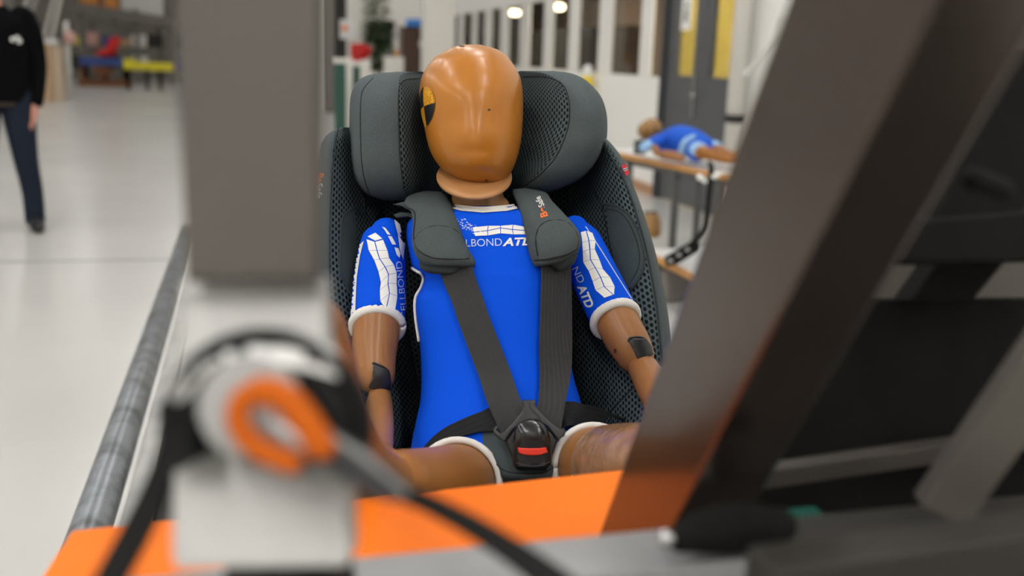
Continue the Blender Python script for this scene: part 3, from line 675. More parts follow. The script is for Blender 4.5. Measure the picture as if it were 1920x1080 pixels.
# round target sticker on the side of the head
ctr = W(790, 200, 1.452); tv = BV[head.name]
def sticker(name, a0, a1, m, off):
    vs = [Vector()]; N = 10; M = 5; pts = []; fs = []
    for i in range(N+1):
        a = a0+(a1-a0)*i/N
        for j in range(M+1):
            p = ctr + UP*(.0285*j/M*math.sin(a)) + FW*(.030*j/M*math.cos(a)) - RT*.05
            h = tv.ray_cast(p, RT); q = h[0] + (h[1] if h[1].dot(RT) < 0 else -h[1])*off if h[0] else tv.find_nearest(p)[0]
            pts.append(q)
    for i in range(N):
        for j in range(M): fs.append((i*(M+1)+j, i*(M+1)+j+1, (i+1)*(M+1)+j+1, (i+1)*(M+1)+j))
    return recalc_towards(obj(name, pts, fs, m, head, smooth=True))
for i in range(4): sticker('target_quadrant', PI/2*i, PI/2*(i+1), 'target_yellow' if i in (1, 3) else 'target_black', .0012)
# jaw collar and neck
rows = [ring(889, 322, 1.492, 60, .058, 14, slope=-24), ring(889, 326, 1.488, 68, .066, 14, slope=-33), ring(889, 331, 1.486, 71, .070, 14, slope=-37), ring(890, 337, 1.486, 69, .069, 14, slope=-37), ring(891, 344, 1.488, 60, .061, 14, slope=-30), ring(892, 350, 1.49, 50, .050, 14, slope=-20)]
loft('jaw_collar', rows, 'skin_neck', dm, nu=4, nv=4)
limb('neck', [(893, 330, 1.50, 46), (896, 375, 1.505, 49), (903, 400, 1.51, 56)], 'skin_neck', dm, capr=False)
# torso of the suit
TR = [(386, 853, 966, 1.515, .070), (391, 838, 984, 1.512, .075), (399, 800, 1022, 1.505, .080), (412, 768, 1058, 1.50, .084), (440, 762, 1072, 1.492, .088), (480, 768, 1068, 1.480, .090), (503, 775, 1064, 1.474, .091), (514, 790, 1062, 1.471, .092), (526, 794, 1062, 1.468, .092), (542, 788, 1062, 1.464, .092), (558, 778, 1062, 1.46, .092), (590, 778, 1062, 1.452, .092),
      (640, 786, 1066, 1.44, .092), (700, 790, 1074, 1.422, .092), (750, 788, 1088, 1.405, .094), (790, 780, 1096, 1.39, .096), (830, 772, 1100, 1.375, .096), (865, 772, 1096, 1.36, .09), (890, 800, 1075, 1.36, .06)]
rows = [ring((a+b)/2, y, d, (b-a)/2, t, 16, 2.7) for y, a, b, d, t in TR]
torso = loft('suit_torso', rows, 'blue_suit', dm, nu=4, nv=4)
decal('neck_trim', [[(846, 383), (862, 389), (900, 391), (940, 388), (968, 383), (978, 391), (950, 397), (905, 400), (866, 397), (846, 392)]], [torso], 'white_trim', torso, off=.0015)
seam('neck_trim', [(847, 386), (880, 390), (910, 391), (950, 388), (968, 385)], [torso], .0022, 'white_trim', torso, off=.001)
def bones(name, cells, target, par):
    decal(name, cells, [target], 'white_print', par, off=.0009, maxe=6)
# chest print: two rows of little plates and the name
top = [(858, 432), (885, 427), (915, 424), (938, 424), (962, 422), (990, 427)]; midl = [(868, 437), (888, 436), (914, 433), (938, 428), (960, 431), (990, 433)]; low = [(870, 441), (890, 443), (914, 442), (938, 438), (962, 440), (990, 440)]
cells = []
for i in range(1, 5):
    g = 1.1
    cells.append([(top[i][0]+g, top[i][1]), (top[i+1][0]-g*.2, top[i+1][1]), (midl[i+1][0]-g*.2, midl[i+1][1]-.7), (midl[i][0]+g, midl[i][1]-.7)])
    cells.append([(midl[i][0]+g, midl[i][1]+.7), (midl[i+1][0]-g*.2, midl[i+1][1]+.7), (low[i+1][0], low[i+1][1]), (low[i][0]+g, low[i][1])])
bones('chest_print', cells, torso, torso)
random.seed(3); cells = []
for i in range(70):                    # worn, speckled end of the print
    t = random.random(); x = 862+t*42+random.gauss(0, 5); y = 414+t*26+random.gauss(0, 3.2); s = random.uniform(.5, 1.5)
    cells.append([(x-s*1.6, y-s), (x+s*1.6, y-s*.4), (x+s, y+s*.6), (x-s, y+s*.5)])
decal('worn_print', cells, [torso], 'thin_print', torso, off=.0007, maxe=9)
decal('chest_text', [text_px('LBOND', (874, 463), (941, 461), 14, bold=-.006)], [torso], 'thin_print', torso, off=.0009, maxe=5)
decal('chest_text', [text_px('ATD', (942, 461.5), (1000, 459.5), 14, bold=.035, shear=.25)], [torso], 'white_print', torso, off=.001, maxe=5)
# arms
def arm(sl, up, fore, names):
    s = limb('sleeve', sl, 'blue_suit', dm, n=28, capr='start'); u = limb('upper_arm', up, 'skin_arm', dm, n=28); f = limb('forearm', fore, 'skin_arm', dm, n=28)
    return s, u, f
sl1, ua1, fa1 = arm([(724, 438, 1.485, 30), (718, 455, 1.48, 41), (714, 500, 1.465, 47), (711, 550, 1.45, 50), (708, 600, 1.43, 51)],
                    [(708, 580, 1.435, 44), (705, 625, 1.42, 44), (702, 668, 1.405, 41), (704, 702, 1.395, 37)],
                    [(712, 742, 1.385, 21), (710, 770, 1.34, 27), (705, 810, 1.28, 33), (700, 855, 1.22, 36)], None)
sl2, ua2, fa2 = arm([(1078, 430, 1.485, 26), (1090, 455, 1.48, 38), (1112, 510, 1.46, 44), (1133, 555, 1.445, 46), (1150, 590, 1.43, 46)],
                    [(1146, 575, 1.435, 40), (1165, 618, 1.42, 41), (1180, 645, 1.41, 40), (1190, 664, 1.405, 37)],
                    [(1206, 690, 1.385, 28), (1222, 720, 1.35, 32), (1240, 760, 1.29, 32), (1250, 810, 1.22, 30)], None)
def cuff(x, y, d, dx, dy, r, n_=30, tr=.0062):
    c = W(x, y, d); ax = (W(x+dx, y+dy, d-.03)-c).normalized(); a = ax.cross(FW).normalized(); b = ax.cross(a); R = r*d/F
    P = [c+(a*math.cos(2*PI*k/n_)+b*math.sin(2*PI*k/n_))*R for k in range(n_+1)]
    vs, fs = tubev(P, [tr]*len(P), 10, False, (ax, 1.25)); return recalc(obj('cuff', vs, fs, 'white_trim', dm, smooth=True))
c1 = cuff(707.5, 611, 1.426, -2, 40, 46.5); c2 = cuff(1154, 599, 1.426, 18, 36, 42.5)
decal('sleeve_stripe', [[(683, 452), (676, 480), (670, 520), (668, 560), (667, 592), (668, 606), (650, 606), (655, 540), (662, 490), (672, 462)]], [sl1], 'white_trim', sl1, off=.001)
seam('sleeve_edge', [(1098, 425), (1118, 455), (1140, 490), (1165, 530), (1186, 563)], [sl2], .0008, 'white_trim', sl2)
def ladder(name, L, M, R, sl, g=.9, gh=.3):
    cells = []
    mv = lambda a, b, k: (a[0]+(b[0]-a[0])*min(.4, k/max(1, math.hypot(b[0]-a[0], b[1]-a[1]))), a[1]+(b[1]-a[1])*min(.4, k/max(1, math.hypot(b[0]-a[0], b[1]-a[1]))))
    for i in range(len(L)-1):
        for A, B in ((L, M), (R, M)):
            q = [A[i], mv(B[i], A[i], g), mv(B[i+1], A[i+1], g), A[i+1]]
            cells.append([mv(q[0], q[3], gh), mv(q[1], q[2], gh), mv(q[2], q[1], gh), mv(q[3], q[0], gh)])
    decal(name, cells, [sl], 'white_print', sl, off=.001, maxe=5)
ladder('sleeve_print', [(688, 449), (692, 470), (702, 488), (710, 510), (714, 530), (712, 545), (713, 565), (722, 578)],
       [(703, 454), (707, 470), (712, 486), (722, 501), (728, 515), (727, 532), (730, 550), (724, 578)],
       [(718, 450), (726, 470), (729, 484), (738, 497), (743, 512), (743, 532), (744, 556), (740, 583)], sl1)
decal('sleeve_print', [[(690, 444), (704, 437), (717, 448), (704, 452)], [(716, 426), (722, 428), (732, 441), (726, 440)], [(727, 443), (734, 444), (742, 459), (735, 459)], [(739, 464), (746, 466), (750, 476), (748, 484), (743, 478)]], [sl1], 'white_print', sl1, off=.001, maxe=5)
ladder('sleeve_print', [(1089, 436), (1092, 455), (1093, 472), (1094, 492), (1104, 508), (1112, 528), (1117, 544), (1134, 559)],
       [(1099, 433), (1104, 452), (1106, 468), (1107, 487), (1116, 502), (1126, 520), (1133, 538), (1150, 553)],
       [(1110, 437), (1116, 452), (1115, 468), (1124, 488), (1130, 505), (1143, 520), (1152, 538), (1151, 553)], sl2)
decal('sleeve_text', [text_px('CELLBOND', (763, 597), (752, 490), 11, bold=-.006)], [sl1], 'thin_print', sl1, off=.001, maxe=5)
decal('sleeve_text', [text_px('ND', (1073, 505), (1086, 532), 13, bold=-.004)], [sl2], 'thin_print', sl2, off=.001, maxe=5)
decal('sleeve_text', [text_px('ATD', (1083, 537), (1101, 579), 15, bold=.035, shear=.1)], [sl2], 'white_print', sl2, off=.001, maxe=5)
decal('armhole_trim', [[(738, 413), (752, 411), (757, 430), (757, 460), (754, 488), (748, 470), (744, 440)]], [sl1, torso], 'white_trim', sl1, off=.002)
# armhole slit: dark gap edged with trim
seam('armhole_trim', [(772, 500), (780, 505), (792, 512), (796, 524), (791, 541), (782, 556), (780, 575), (782, 600), (788, 640)], [torso], .0022, 'white_trim', torso, off=.002)
# elbow joints
def hinge(polys, u, f, slot):
    h = decal('elbow_hinge', [polys], [u], 'black_plastic', u, off=.0025, maxe=5, th=.004)
    seam('hinge_slot', slot, [u], .0016, 'target_black', u, off=.0015)
hinge([(700, 684), (724, 694), (728, 712), (725, 732), (712, 730), (693, 722), (700, 706)], ua1, fa1, [(700, 683), (701, 681), (723, 692), (729, 708), (726, 733)])
hinge([(1179, 640), (1186, 636), (1206, 637), (1216, 652), (1219, 664), (1196, 674), (1190, 660)], ua2, fa2, [(1178, 641), (1182, 634), (1205, 634), (1216, 648), (1221, 664)])
decal('screw_hole', [ell(1154, 658, 3, 5, 10)], [ua2], 'skin_dark', ua2, off=.0006)
# hands, resting on the thighs
def hand_(wx, wy, wd_, dx, name):
    parts = [tubev([W(wx, wy, wd_), W(wx+dx*.4, wy+25, wd_-.03), W(wx+dx*.8, wy+42, wd_-.06)], [.024, .030, .026], 14, True, (FW, .9))]
    for i in range(4):
        b0 = W(wx+dx*.7-18+i*13, wy+38-abs(i-1.5)*2, wd_-.055); L = (.030, .036, .034, .026)[i]
        parts.append(tubev([b0, b0+Vector((0, -.5, .1)).normalized()*L, b0+Vector((0, -.5, .1)).normalized()*L+Vector((0, -.6, -.8)).normalized()*L*.8], [.0085, .008, .007], 8, True))
    t0 = W(wx+dx*.2+(22 if dx > 0 else -22), wy+18, wd_-.025); parts.append(tubev([t0, t0+Vector((.018 if dx > 0 else -.018, -.02, 0)), t0+Vector((.022 if dx > 0 else -.022, -.045, -.004))], [.010, .009, .0075], 8, True))
    return recalc(obj('hand', *join(parts), 'skin_arm', dm, smooth=True))
hand_(702, 858, 1.21, 30, 'l'); hand_(1252, 815, 1.21, -20, 'r')
# legs: shorts hem, thigh, knee, raised shin and foot
th1 = limb('thigh', [(880, 890, 1.33, 62), (850, 908, 1.25, 74), (800, 914, 1.12, 74), (742, 916, 1.04, 72)], 'skin_leg', dm, n=30)
sn1 = limb('shin', [(722, 920, 1.03, 68), (672, 870, .96, 60), (632, 770, .88, 56), (606, 655, .80, 54), (594, 610, .775, 52)], 'skin_leg', dm, n=30)
limb('foot', [(588, 600, .76, 48), (560, 555, .74, 46), (530, 510, .735, 34)], 'skin_leg', dm, n=20)
sg1 = limb('shorts_leg', [(925, 870, 1.40, 60), (895, 880, 1.345, 76), (868, 896, 1.29, 81)], 'blue_edge', dm, n=30, capr=False)
def hem(x, y, d, ax_to, r, nm='shorts_hem'):
    c = W(x, y, d); ax = (W(*ax_to)-c).normalized(); a = ax.cross(UP).normalized(); b = ax.cross(a); R = r*d/F
    P = [c+(a*math.cos(2*PI*k/36)+b*math.sin(2*PI*k/36))*R for k in range(37)]
    vs, fs = tubev(P, [.0048]*37, 8, False); return recalc(obj(nm, vs, fs, 'white_trim', dm, smooth=True))
hem(858, 905, 1.27, (800, 925, 1.08), 79)
th2 = limb('thigh', [(1060, 868, 1.36, 60), (1112, 874, 1.285, 73), (1152, 875, 1.20, 77), (1215, 878, 1.10, 83), (1275, 882, 1.04, 83)], 'skin_leg', dm, n=30)
sg2 = limb('shorts_leg', [(1020, 850, 1.41, 56), (1070, 862, 1.345, 70), (1105, 872, 1.29, 75)], 'blue_edge', dm, n=30, capr=False)
limb('tape_wrap', [(1145, 875, 1.215, 78.5), (1165, 876, 1.178, 81.5), (1215, 878, 1.10, 86), (1275, 882, 1.04, 87)], 'clear_tape', dm, n=40, capr=False, label='glossy clear tape wrapped round the thigh')
limb('shin', [(1280, 884, 1.035, 78), (1320, 800, .97, 64), (1390, 690, .92, 56)], 'skin_leg', dm, n=26)
limb('foot', [(1395, 680, .91, 44), (1415, 630, .90, 38), (1430, 590, .90, 28)], 'skin_leg', dm, n=18)
hem(1114, 875, 1.275, (1160, 876, 1.18), 77)

# ------------------------------------------------------------------ harness (parts of the seat)
BODY = [torso, sg1, sg2]
def strap(name, rowsLR, m, off=.004, dfl=None, push=()):
    Ls, Rs = [], []
    for i, (l, r) in enumerate(rowsLR):
        for S, p in ((Ls, l), (Rs, r)):
            if len(p) == 3: S.append(W(*p))
            else: S.append(drape(p[0], p[1], BODY, off))
    return strip(name, Ls, Rs, .0016, m, seat)
strap('harness_strap', [((822, 485), (884, 485)), ((836, 530), (892, 520)), ((850, 570), (907, 565)), ((862, 605), (921, 605)), ((879, 655), (940, 655)), ((897, 705), (958, 705)), ((916, 760, 1.291), (976, 749, 1.289)), ((946, 828, 1.272), (990, 766, 1.276))], 'strap_grey', off=.008)
strap('harness_strap', [((1008, 480), (1055, 480)), ((1008, 530), (1055, 530)), ((1006, 600), (1056, 600)), ((1006, 660), (1057, 660)), ((1007, 710), (1057, 710)), ((1009, 756, 1.290), (1057, 770, 1.295)), ((1003, 766, 1.276), (1048, 828, 1.270))], 'strap_grey', off=.0125)
strap('lap_strap', [((930, 762), (932, 814)), ((905, 775), (915, 812)), ((882, 784), (896, 814)), ((860, 794), (872, 820)), ((838, 806), (850, 826)), ((818, 822), (828, 836)), ((800, 842), (808, 852))], 'strap_black', off=.006)
strap('lap_strap', [((1045, 757), (1045, 812)), ((1070, 757), (1070, 806)), ((1092, 758, 1.335), (1092, 800, 1.32)), ((1115, 762, 1.35), (1115, 795, 1.34)), ((1140, 772, 1.37), (1144, 782, 1.37)), ((1170, 785, 1.40), (1172, 792, 1.40))], 'strap_black', off=.006)
def pad(rows, m, th=.013):
    R = []
    for (l, r, d, bul) in rows:
        cx, cy = (l[0]+r[0])/2, (l[1]+r[1])/2; hx, hy = (r[0]-l[0])/2, (r[1]-l[1])/2; q = []
        for k in range(14):
            a = 2*PI*k/14; c, s = math.cos(a), math.sin(a); cc = math.copysign(abs(c)**.55, c); ss = math.copysign(abs(s)**.75, s)
            q.append((cx+hx*cc, cy+hy*cc, d+bul*ss+.012*cc*cc))
        R.append(q)
    return loft('shoulder_pad', R, m, seat, nu=3, nv=4)
# left pad: two layers, with rounded stitched patch
pad([((785, 492), (880, 495), 1.382, .010), ((790, 505), (868, 512), 1.383, .010), ((806, 513), (850, 516), 1.385, .006)], 'piping_fabric')
p1_ = pad([((795, 357.5), (826, 359), 1.52, .008), ((768, 366), (838, 368), 1.485, .011), ((758, 380), (846, 382), 1.455, .012), ((771, 398), (852, 398), 1.425, .013), ((774, 420), (860, 420), 1.402, .013), ((772, 445), (869, 446), 1.388, .014), ((775, 468), (880, 470), 1.378, .014), ((783, 485), (890, 487), 1.372, .012), ((792, 496), (890, 498), 1.372, .008), ((800, 498), (882, 500), 1.374, .004)], 'pad_fabric')
R = [[(735+t*44, 381+t*4+8*s, 1.47-.02*t+.003*s) for s in (-.3, 0, 1)] for t in (0, .5, 1)]
slab('pad_flap', [(736, 383), (762, 377), (790, 380), (782, 402), (770, 396), (752, 386)], 1.462, .010, 'pad_fabric', seat, bevel=.002)
slab('pad_flap', [(738, 402), (752, 397), (776, 400), (778, 412), (766, 406), (742, 408)], 1.475, .010, 'pad_fabric', seat, bevel=.002)
decal('pad_patch', [[(777, 452), (783, 440), (800, 428), (822, 424), (845, 428), (862, 440), (872, 458), (880, 480), (872, 486), (815, 484), (796, 476), (782, 464)]], [p1_], 'pad_fabric', p1_, off=.0015, maxe=8)
seam('pad_seam', [(778, 450), (787, 437), (803, 427), (822, 424), (845, 428), (862, 440), (872, 458), (880, 481)], [p1_], .0009, 'seam_dark', p1_, off=.0008)
seam('pad_seam', [(757, 388), (775, 394), (779, 410), (776, 440), (780, 460), (792, 475), (815, 484), (850, 486), (880, 485)], [p1_], .0009, 'seam_dark', p1_, off=.0008)
pad([((1012, 485), (1085, 470), 1.392, .010), ((1030, 500), (1078, 492), 1.393, .010), ((1040, 508), (1062, 506), 1.395, .006)], 'piping_fabric')
p2_ = pad([((962, 355), (990, 352), 1.52, .008), ((962, 364), (1022, 360), 1.485, .011), ((968, 378), (1033, 374), 1.455, .012), ((974, 395), (1046, 388), 1.43, .013), ((980, 415), (1062, 405), 1.408, .013), ((985, 440), (1079, 424), 1.395, .014), ((989, 462), (1089, 444), 1.386, .014), ((994, 482), (1086, 468), 1.380, .012), ((1000, 496), (1062, 488), 1.378, .008), ((1004, 500), (1040, 496), 1.380, .004)], 'pad_fabric')
decal('pad_patch', [[(1009, 470), (1006, 445), (1011, 428), (1022, 418), (1040, 413), (1060, 416), (1076, 430), (1084, 448), (1080, 466), (1062, 476), (1030, 484), (1012, 486)]], [p2_], 'pad_fabric', p2_, off=.0015, maxe=8)
seam('pad_seam', [(1009, 480), (1005, 455), (1008, 432), (1020, 418), (1040, 413), (1060, 416), (1076, 430), (1084, 448), (1080, 466)], [p2_], .0009, 'seam_dark', p2_, off=.0008)
seam('pad_seam', [(1012, 478), (1009, 455), (1012, 434), (1023, 421), (1040, 417), (1058, 420)], [p2_], .0006, 'seam_dark', p2_, off=.0008)
seam('pad_seam', [(1003, 488), (1030, 486), (1060, 478), (1082, 466)], [p2_], .0010, 'seam_dark', p2_, off=.0008)
decal('wordmark', [text_px('Be', (1027, 406), (1022, 388), 13, bold=.03)], [p2_], 'orange_print', p2_, off=.001, maxe=4)
decal('wordmark', [text_px('Safe', (1021, 386), (1012, 368), 11, bold=.02)], [p2_], 'white_print', p2_, off=.001, maxe=4)
# crotch pad and buckle
rows = []
for y, a, b, d in ((806, 893, 1010, 1.30), (820, 897, 1040, 1.292), (840, 905, 1046, 1.283), (862, 920, 1046, 1.274), (880, 934, 1044, 1.268), (894, 938, 1036, 1.266), (905, 945, 1030, 1.275)):
    rows.append(ring((a+b)/2, y, d, (b-a)/2, .014, 12, 2.8))
cp = loft('crotch_pad', rows, 'patch_fabric', seat, nu=3, nv=4)
seam('pad_seam', [(896, 826), (910, 848), (928, 868), (950, 884), (985, 888), (1020, 886), (1042, 872)], [cp], .0009, 'seam_dark', cp)
dt = lambda x, y: 1.262-(y-750)*.00016
bk = slab('buckle_tongue', [(979, 751), (1004, 751), (1005, 762), (1012, 772), (1034, 793), (1050, 805), (1058, 804), (1061, 810), (1058, 818), (1046, 826), (1044, 822), (1026, 800), (1008, 789), (990, 788), (976, 794), (962, 806), (950, 822), (946, 829), (934, 822), (925, 814), (924, 807), (930, 799), (934, 800), (932, 807), (937, 812), (944, 810), (962, 792), (978, 772), (981, 763)], dt, .010, 'black_plastic', seat, bevel=.0022)
seam('tongue_split', [(993, 752), (994, 764), (1002, 773), (1011, 780), (1012, 788)], [bk], .0006, 'target_black', bk)
slab('release_flag', [(992, 788), (1000, 787), (1010, 789), (1012, 792), (1002, 791), (993, 792)], lambda x, y: dt(x, y)-.0015, .002, 'orange_lever', bk)
slab('release_flag', [(977, 793), (984, 789), (991, 788), (992, 792), (984, 793), (978, 796)], lambda x, y: dt(x, y)-.0015, .002, 'aluminium', bk)
rows = []
for y, a, b, bul in ((787, 985, 1005, .004), (791, 976, 1014, .008), (799, 968, 1023, .012), (812, 964, 1029, .014), (830, 962, 1032, .013), (850, 961, 1034, .010), (866, 961, 1034, .009), (876, 964, 1031, .008), (882, 972, 1022, .004)):
    rows.append(ring((a+b)/2, y, 1.252-(y-800)*.0001, (b-a)/2, bul, 14, 3.0))
bb = loft('buckle_body', rows, 'black_gloss', seat, nu=3, nv=4)
sl_ = slab('buckle_shoulder', [(948, 828), (960, 810), (974, 800), (1020, 800), (1036, 812), (1046, 826), (1038, 850), (1030, 866), (962, 866), (956, 850)], lambda x, y: 1.258-(y-800)*.0001, .012, 'black_plastic', seat, bevel=.003)
decal('button_recess', [[(972, 832), (984, 827), (1000, 825), (1015, 827), (1025, 833), (1028, 850), (1026, 864), (1010, 869), (986, 869), (972, 865), (969, 850)]], [bb], 'target_black', bb, off=.0006)
slab('release_button', [(970.5, 840), (985, 841), (1010, 841), (1023.5, 839.5), (1027, 848), (1014, 853), (998, 854), (982, 852.5), (972.5, 849)], 1.2335, .004, 'red_plastic', bb, bevel=.001)
seam('buckle_groove', [(969, 868), (985, 873), (1000, 874), (1016, 872), (1030, 866)], [bb], .0007, 'ratchet_dark', bb, off=.0003)

# ------------------------------------------------------------------ table with second dummy
A = on_z(1120, 278, .72); B = on_z(1440, 344, .72)
tdir = (B-A); tdir.z = 0; tlen = tdir.length; tdir.normalize(); tn = Vector((-tdir.y, tdir.x, 0))
if tn.dot(Vector((1, 1, 0))) < 0: tn = -tn
C0 = (A+B)/2
tb = thing('work_table', 'white topped work table with wooden edge and steel legs right of the child seat', 'table', (C0+tn*.35)*1.0-Vector((0, 0, C0.z)))
TBs = (tdir, tn, Vector((0, 0, 1)))
box('tabletop', C0+tn*.36-Vector((0, 0, .012)), (tlen, .70, .024), 'table_white', tb, B=TBs)
box('wood_edging', C0-tn*.0-Vector((0, 0, .014)), (tlen+.02, .022, .032), 'wood_edge', tb, B=TBs, bevel=.004); box('wood_edging', C0+tn*.72-Vector((0, 0, .014)), (tlen+.02, .022, .032), 'wood_edge', tb, B=TBs, bevel=.004)
for s in (-.62, -.05, .42):
    for q in (.08, .62):
        p = C0+tdir*s+tn*q; beam('leg', Vector((p.x, p.y, 0)), Vector((p.x, p.y, .70)), .035, .035, 'leg_steel', tb, ref=ey)
box('brace', C0+tn*.08-Vector((0, 0, .05)), (tlen*.8, .03, .05), 'leg_steel', tb, B=TBs)
# lower bench in front of it
LA = on_z(1215, 472, .26); LB = on_z(1345, 536, .26); l2 = LB-LA; l2.z = 0; ld = l2.normalized(); ln = Vector((-ld.y, ld.x, 0))
if ln.y < 0: ln = -ln
lt = thing('low_bench', 'low white bench with wooden edge under the work table', 'bench', Vector(((LA+LB)/2).xy.to_3d()))
LC = (LA+LB)/2; LBs = (ld, ln, Vector((0, 0, 1)))
box('bench_top', LC+ln*.31-Vector((0, 0, .015)), (1.0, .60, .03), 'table_white', lt, B=LBs); box('wood_edging', LC-Vector((0, 0, .017)), (1.02, .022, .034), 'wood_edge', lt, B=LBs, bevel=.004); box('wood_edging', LC+ln*.62-Vector((0, 0, .017)), (1.02, .022, .034), 'wood_edge', lt, B=LBs, bevel=.004)
for s in (-.42, .42):
    for q in (.06, .56):
        p = LC+ld*s+ln*q; beam('leg', Vector((p.x, p.y, 0)), Vector((p.x, p.y, .235)), .04, .04, 'leg_steel', lt, ref=ey)
# dummy head on the bench
p = on_z(1224, 446, .26); dd = (p-CAM).dot(FW)
sh = thing('dummy_head', 'brown spare dummy head standing on the low white bench', 'dummy head', p)
rows = [ring(1222, 446, dd, 12, .035, 10), ring(1222, 438, dd, 17, .05, 10), ring(1221, 425, dd, 19, .06, 10), ring(1221, 410, dd, 17, .055, 10), ring(1221, 400, dd, 11, .035, 10)]
loft('skull', rows, 'head_small', sh, nu=3, nv=3); slab('neck_ring', [(1209, 396), (1232, 396), (1233, 402), (1208, 402)], dd-.02, .05, 'ratchet_dark', sh)
# pale wooden floor strip by the wall
a_, b_ = on_z(1215, 378), on_z(1318, 408)
# second dummy lying on the table
d2 = thing('small_dummy', 'small crash test dummy in blue suit lying on the white work table', 'dummy', on_z(1285, 300, .72)); D2 = 5.95
limb('suit_torso', [(1252, 266, D2+.02, 22), (1272, 262, D2-.02, 27), (1298, 267, D2-.10, 26), (1322, 276, D2-.18, 20)], 'blue_small', d2, n=20)
limb('head', [(1212, 245, D2+.10, 17), (1222, 240, D2+.08, 19)], 'head_small', d2, n=20)
slab('neck_block', [(1192, 262), (1212, 262), (1212, 286), (1192, 285)], D2+.02, .10, 'black_plastic', d2)
limb('sleeve', [(1236, 264, D2-.08, 13), (1218, 272, D2-.12, 11)], 'blue_small', d2, n=14); limb('sleeve_trim', [(1216, 273, D2-.125, 11), (1207, 277, D2-.13, 9)], 'light_blue', d2, n=14)
limb('upper_arm', [(1228, 278, D2-.15, 7), (1232, 286, D2-.17, 7)], 'skin_arm', d2, n=12); limb('forearm', [(1244, 290, D2-.16, 9), (1262, 292, D2-.20, 9), (1278, 297, D2-.24, 7)], 'skin_arm', d2, n=12)
limb('shorts_leg', [(1300, 278, D2-.20, 20), (1306, 286, D2-.26, 18)], 'blue_small', d2, n=16); limb('shorts_leg', [(1322, 274, D2-.15, 15), (1338, 278, D2-.20, 13)], 'blue_small', d2, n=16)
limb('shorts_hem', [(1308, 283, D2-.27, 18), (1312, 284, D2-.28, 17)], 'light_blue', d2, n=16); limb('shorts_hem', [(1340, 276, D2-.20, 13), (1344, 278, D2-.21, 12)], 'light_blue', d2, n=16)
limb('suit_stripe', [(1278, 284, D2-.22, 7), (1284, 266, D2-.25, 6), (1300, 256, D2-.22, 5)], 'light_blue', d2, n=10)
limb('thigh', [(1312, 285, D2-.29, 14), (1328, 288, D2-.36, 12)], 'skin_leg', d2, n=16); limb('thigh', [(1344, 282, D2-.22, 12), (1362, 290, D2-.34, 10), (1385, 296, D2-.42, 9)], 'skin_leg', d2, n=16)
limb('shin', [(1330, 290, D2-.37, 10), (1362, 298, D2-.44, 9), (1390, 300, D2-.5, 8)], 'skin_leg', d2, n=14)
# black strap hanging from the table to the bench
hs = thing('hanging_strap', 'black perforated strap hanging from the table edge down to the bench', 'strap', on_z(1270, 505, .0))
pts = [(1332, 304, 5.35), (1334, 325, 5.30), (1330, 360, 5.30), (1326, 400, 5.30), (1321, 430, 5.30), (1300, 455, 5.25), (1275, 472, 5.2), (1250, 488, 5.15)]
strip('webbing', [W(x-5, y-3, d) for x, y, d in pts], [W(x+5, y+3, d) for x, y, d in pts], .008, 'strap_ratchet', hs)
pl = slab('end_plate', [(1246, 482), (1300, 450), (1312, 456), (1312, 470), (1270, 496), (1250, 500)], 5.1, .02, 'steel_black', hs)
for x, y in ((1257, 489), (1273, 478), (1289, 468)): slab('plate_hole', ell(x, y, 5, 4, 12), 5.097, .002, 'grey_tube', pl)
bg = thing('plastic_bag', 'crumpled clear plastic wrap under the table edge beside the hanging strap', 'plastic wrap', W(1325, 338, 5.3))
vs, fs = join([tubev([W(1312, 332, 5.3), W(1322, 340, 5.3)], [.018, .012], 7), tubev([W(1338, 332, 5.3), W(1348, 327, 5.28)], [.016, .012], 7)]); obj('wrap', vs, fs, 'paper', bg)
# low machine parts beside the bench
mp = thing('machine_part', 'small grey machine part standing below the low bench end', 'machine part', on_z(1262, 560, 0))
q = on_z(1262, 555, 0); box('housing', q+Vector((0, 0, .09)), (.22, .3, .18), 'rack_grey', mp, bevel=.02); box('cover', q+Vector((0, 0, .195)), (.18, .24, .03), 'wood_edge', mp, bevel=.008)

# ------------------------------------------------------------------ person on the left
fp = on_z(20, 432); pf = (CAM-fp); pf.z = 0; pf.normalize(); pr = Vector((-pf.y, pf.x, 0))
if pr.dot(RT) < 0: pr = -pr
PS = thing('person', 'person in black jacket and navy trousers walking at the left edge', 'person', fp)
def PP(l, f, z): return fp + pr*l + pf*f + Vector((0, 0, z))
def chain(pts, rad, n=16, sm=4, sq=None):
    P = cr([PP(*p) for p in pts], sm)[0]; R = [v.x for v in cr([Vector((r, 0, 0)) for r in rad], sm)[0]]; return tubev(P, R, n, True, sq)
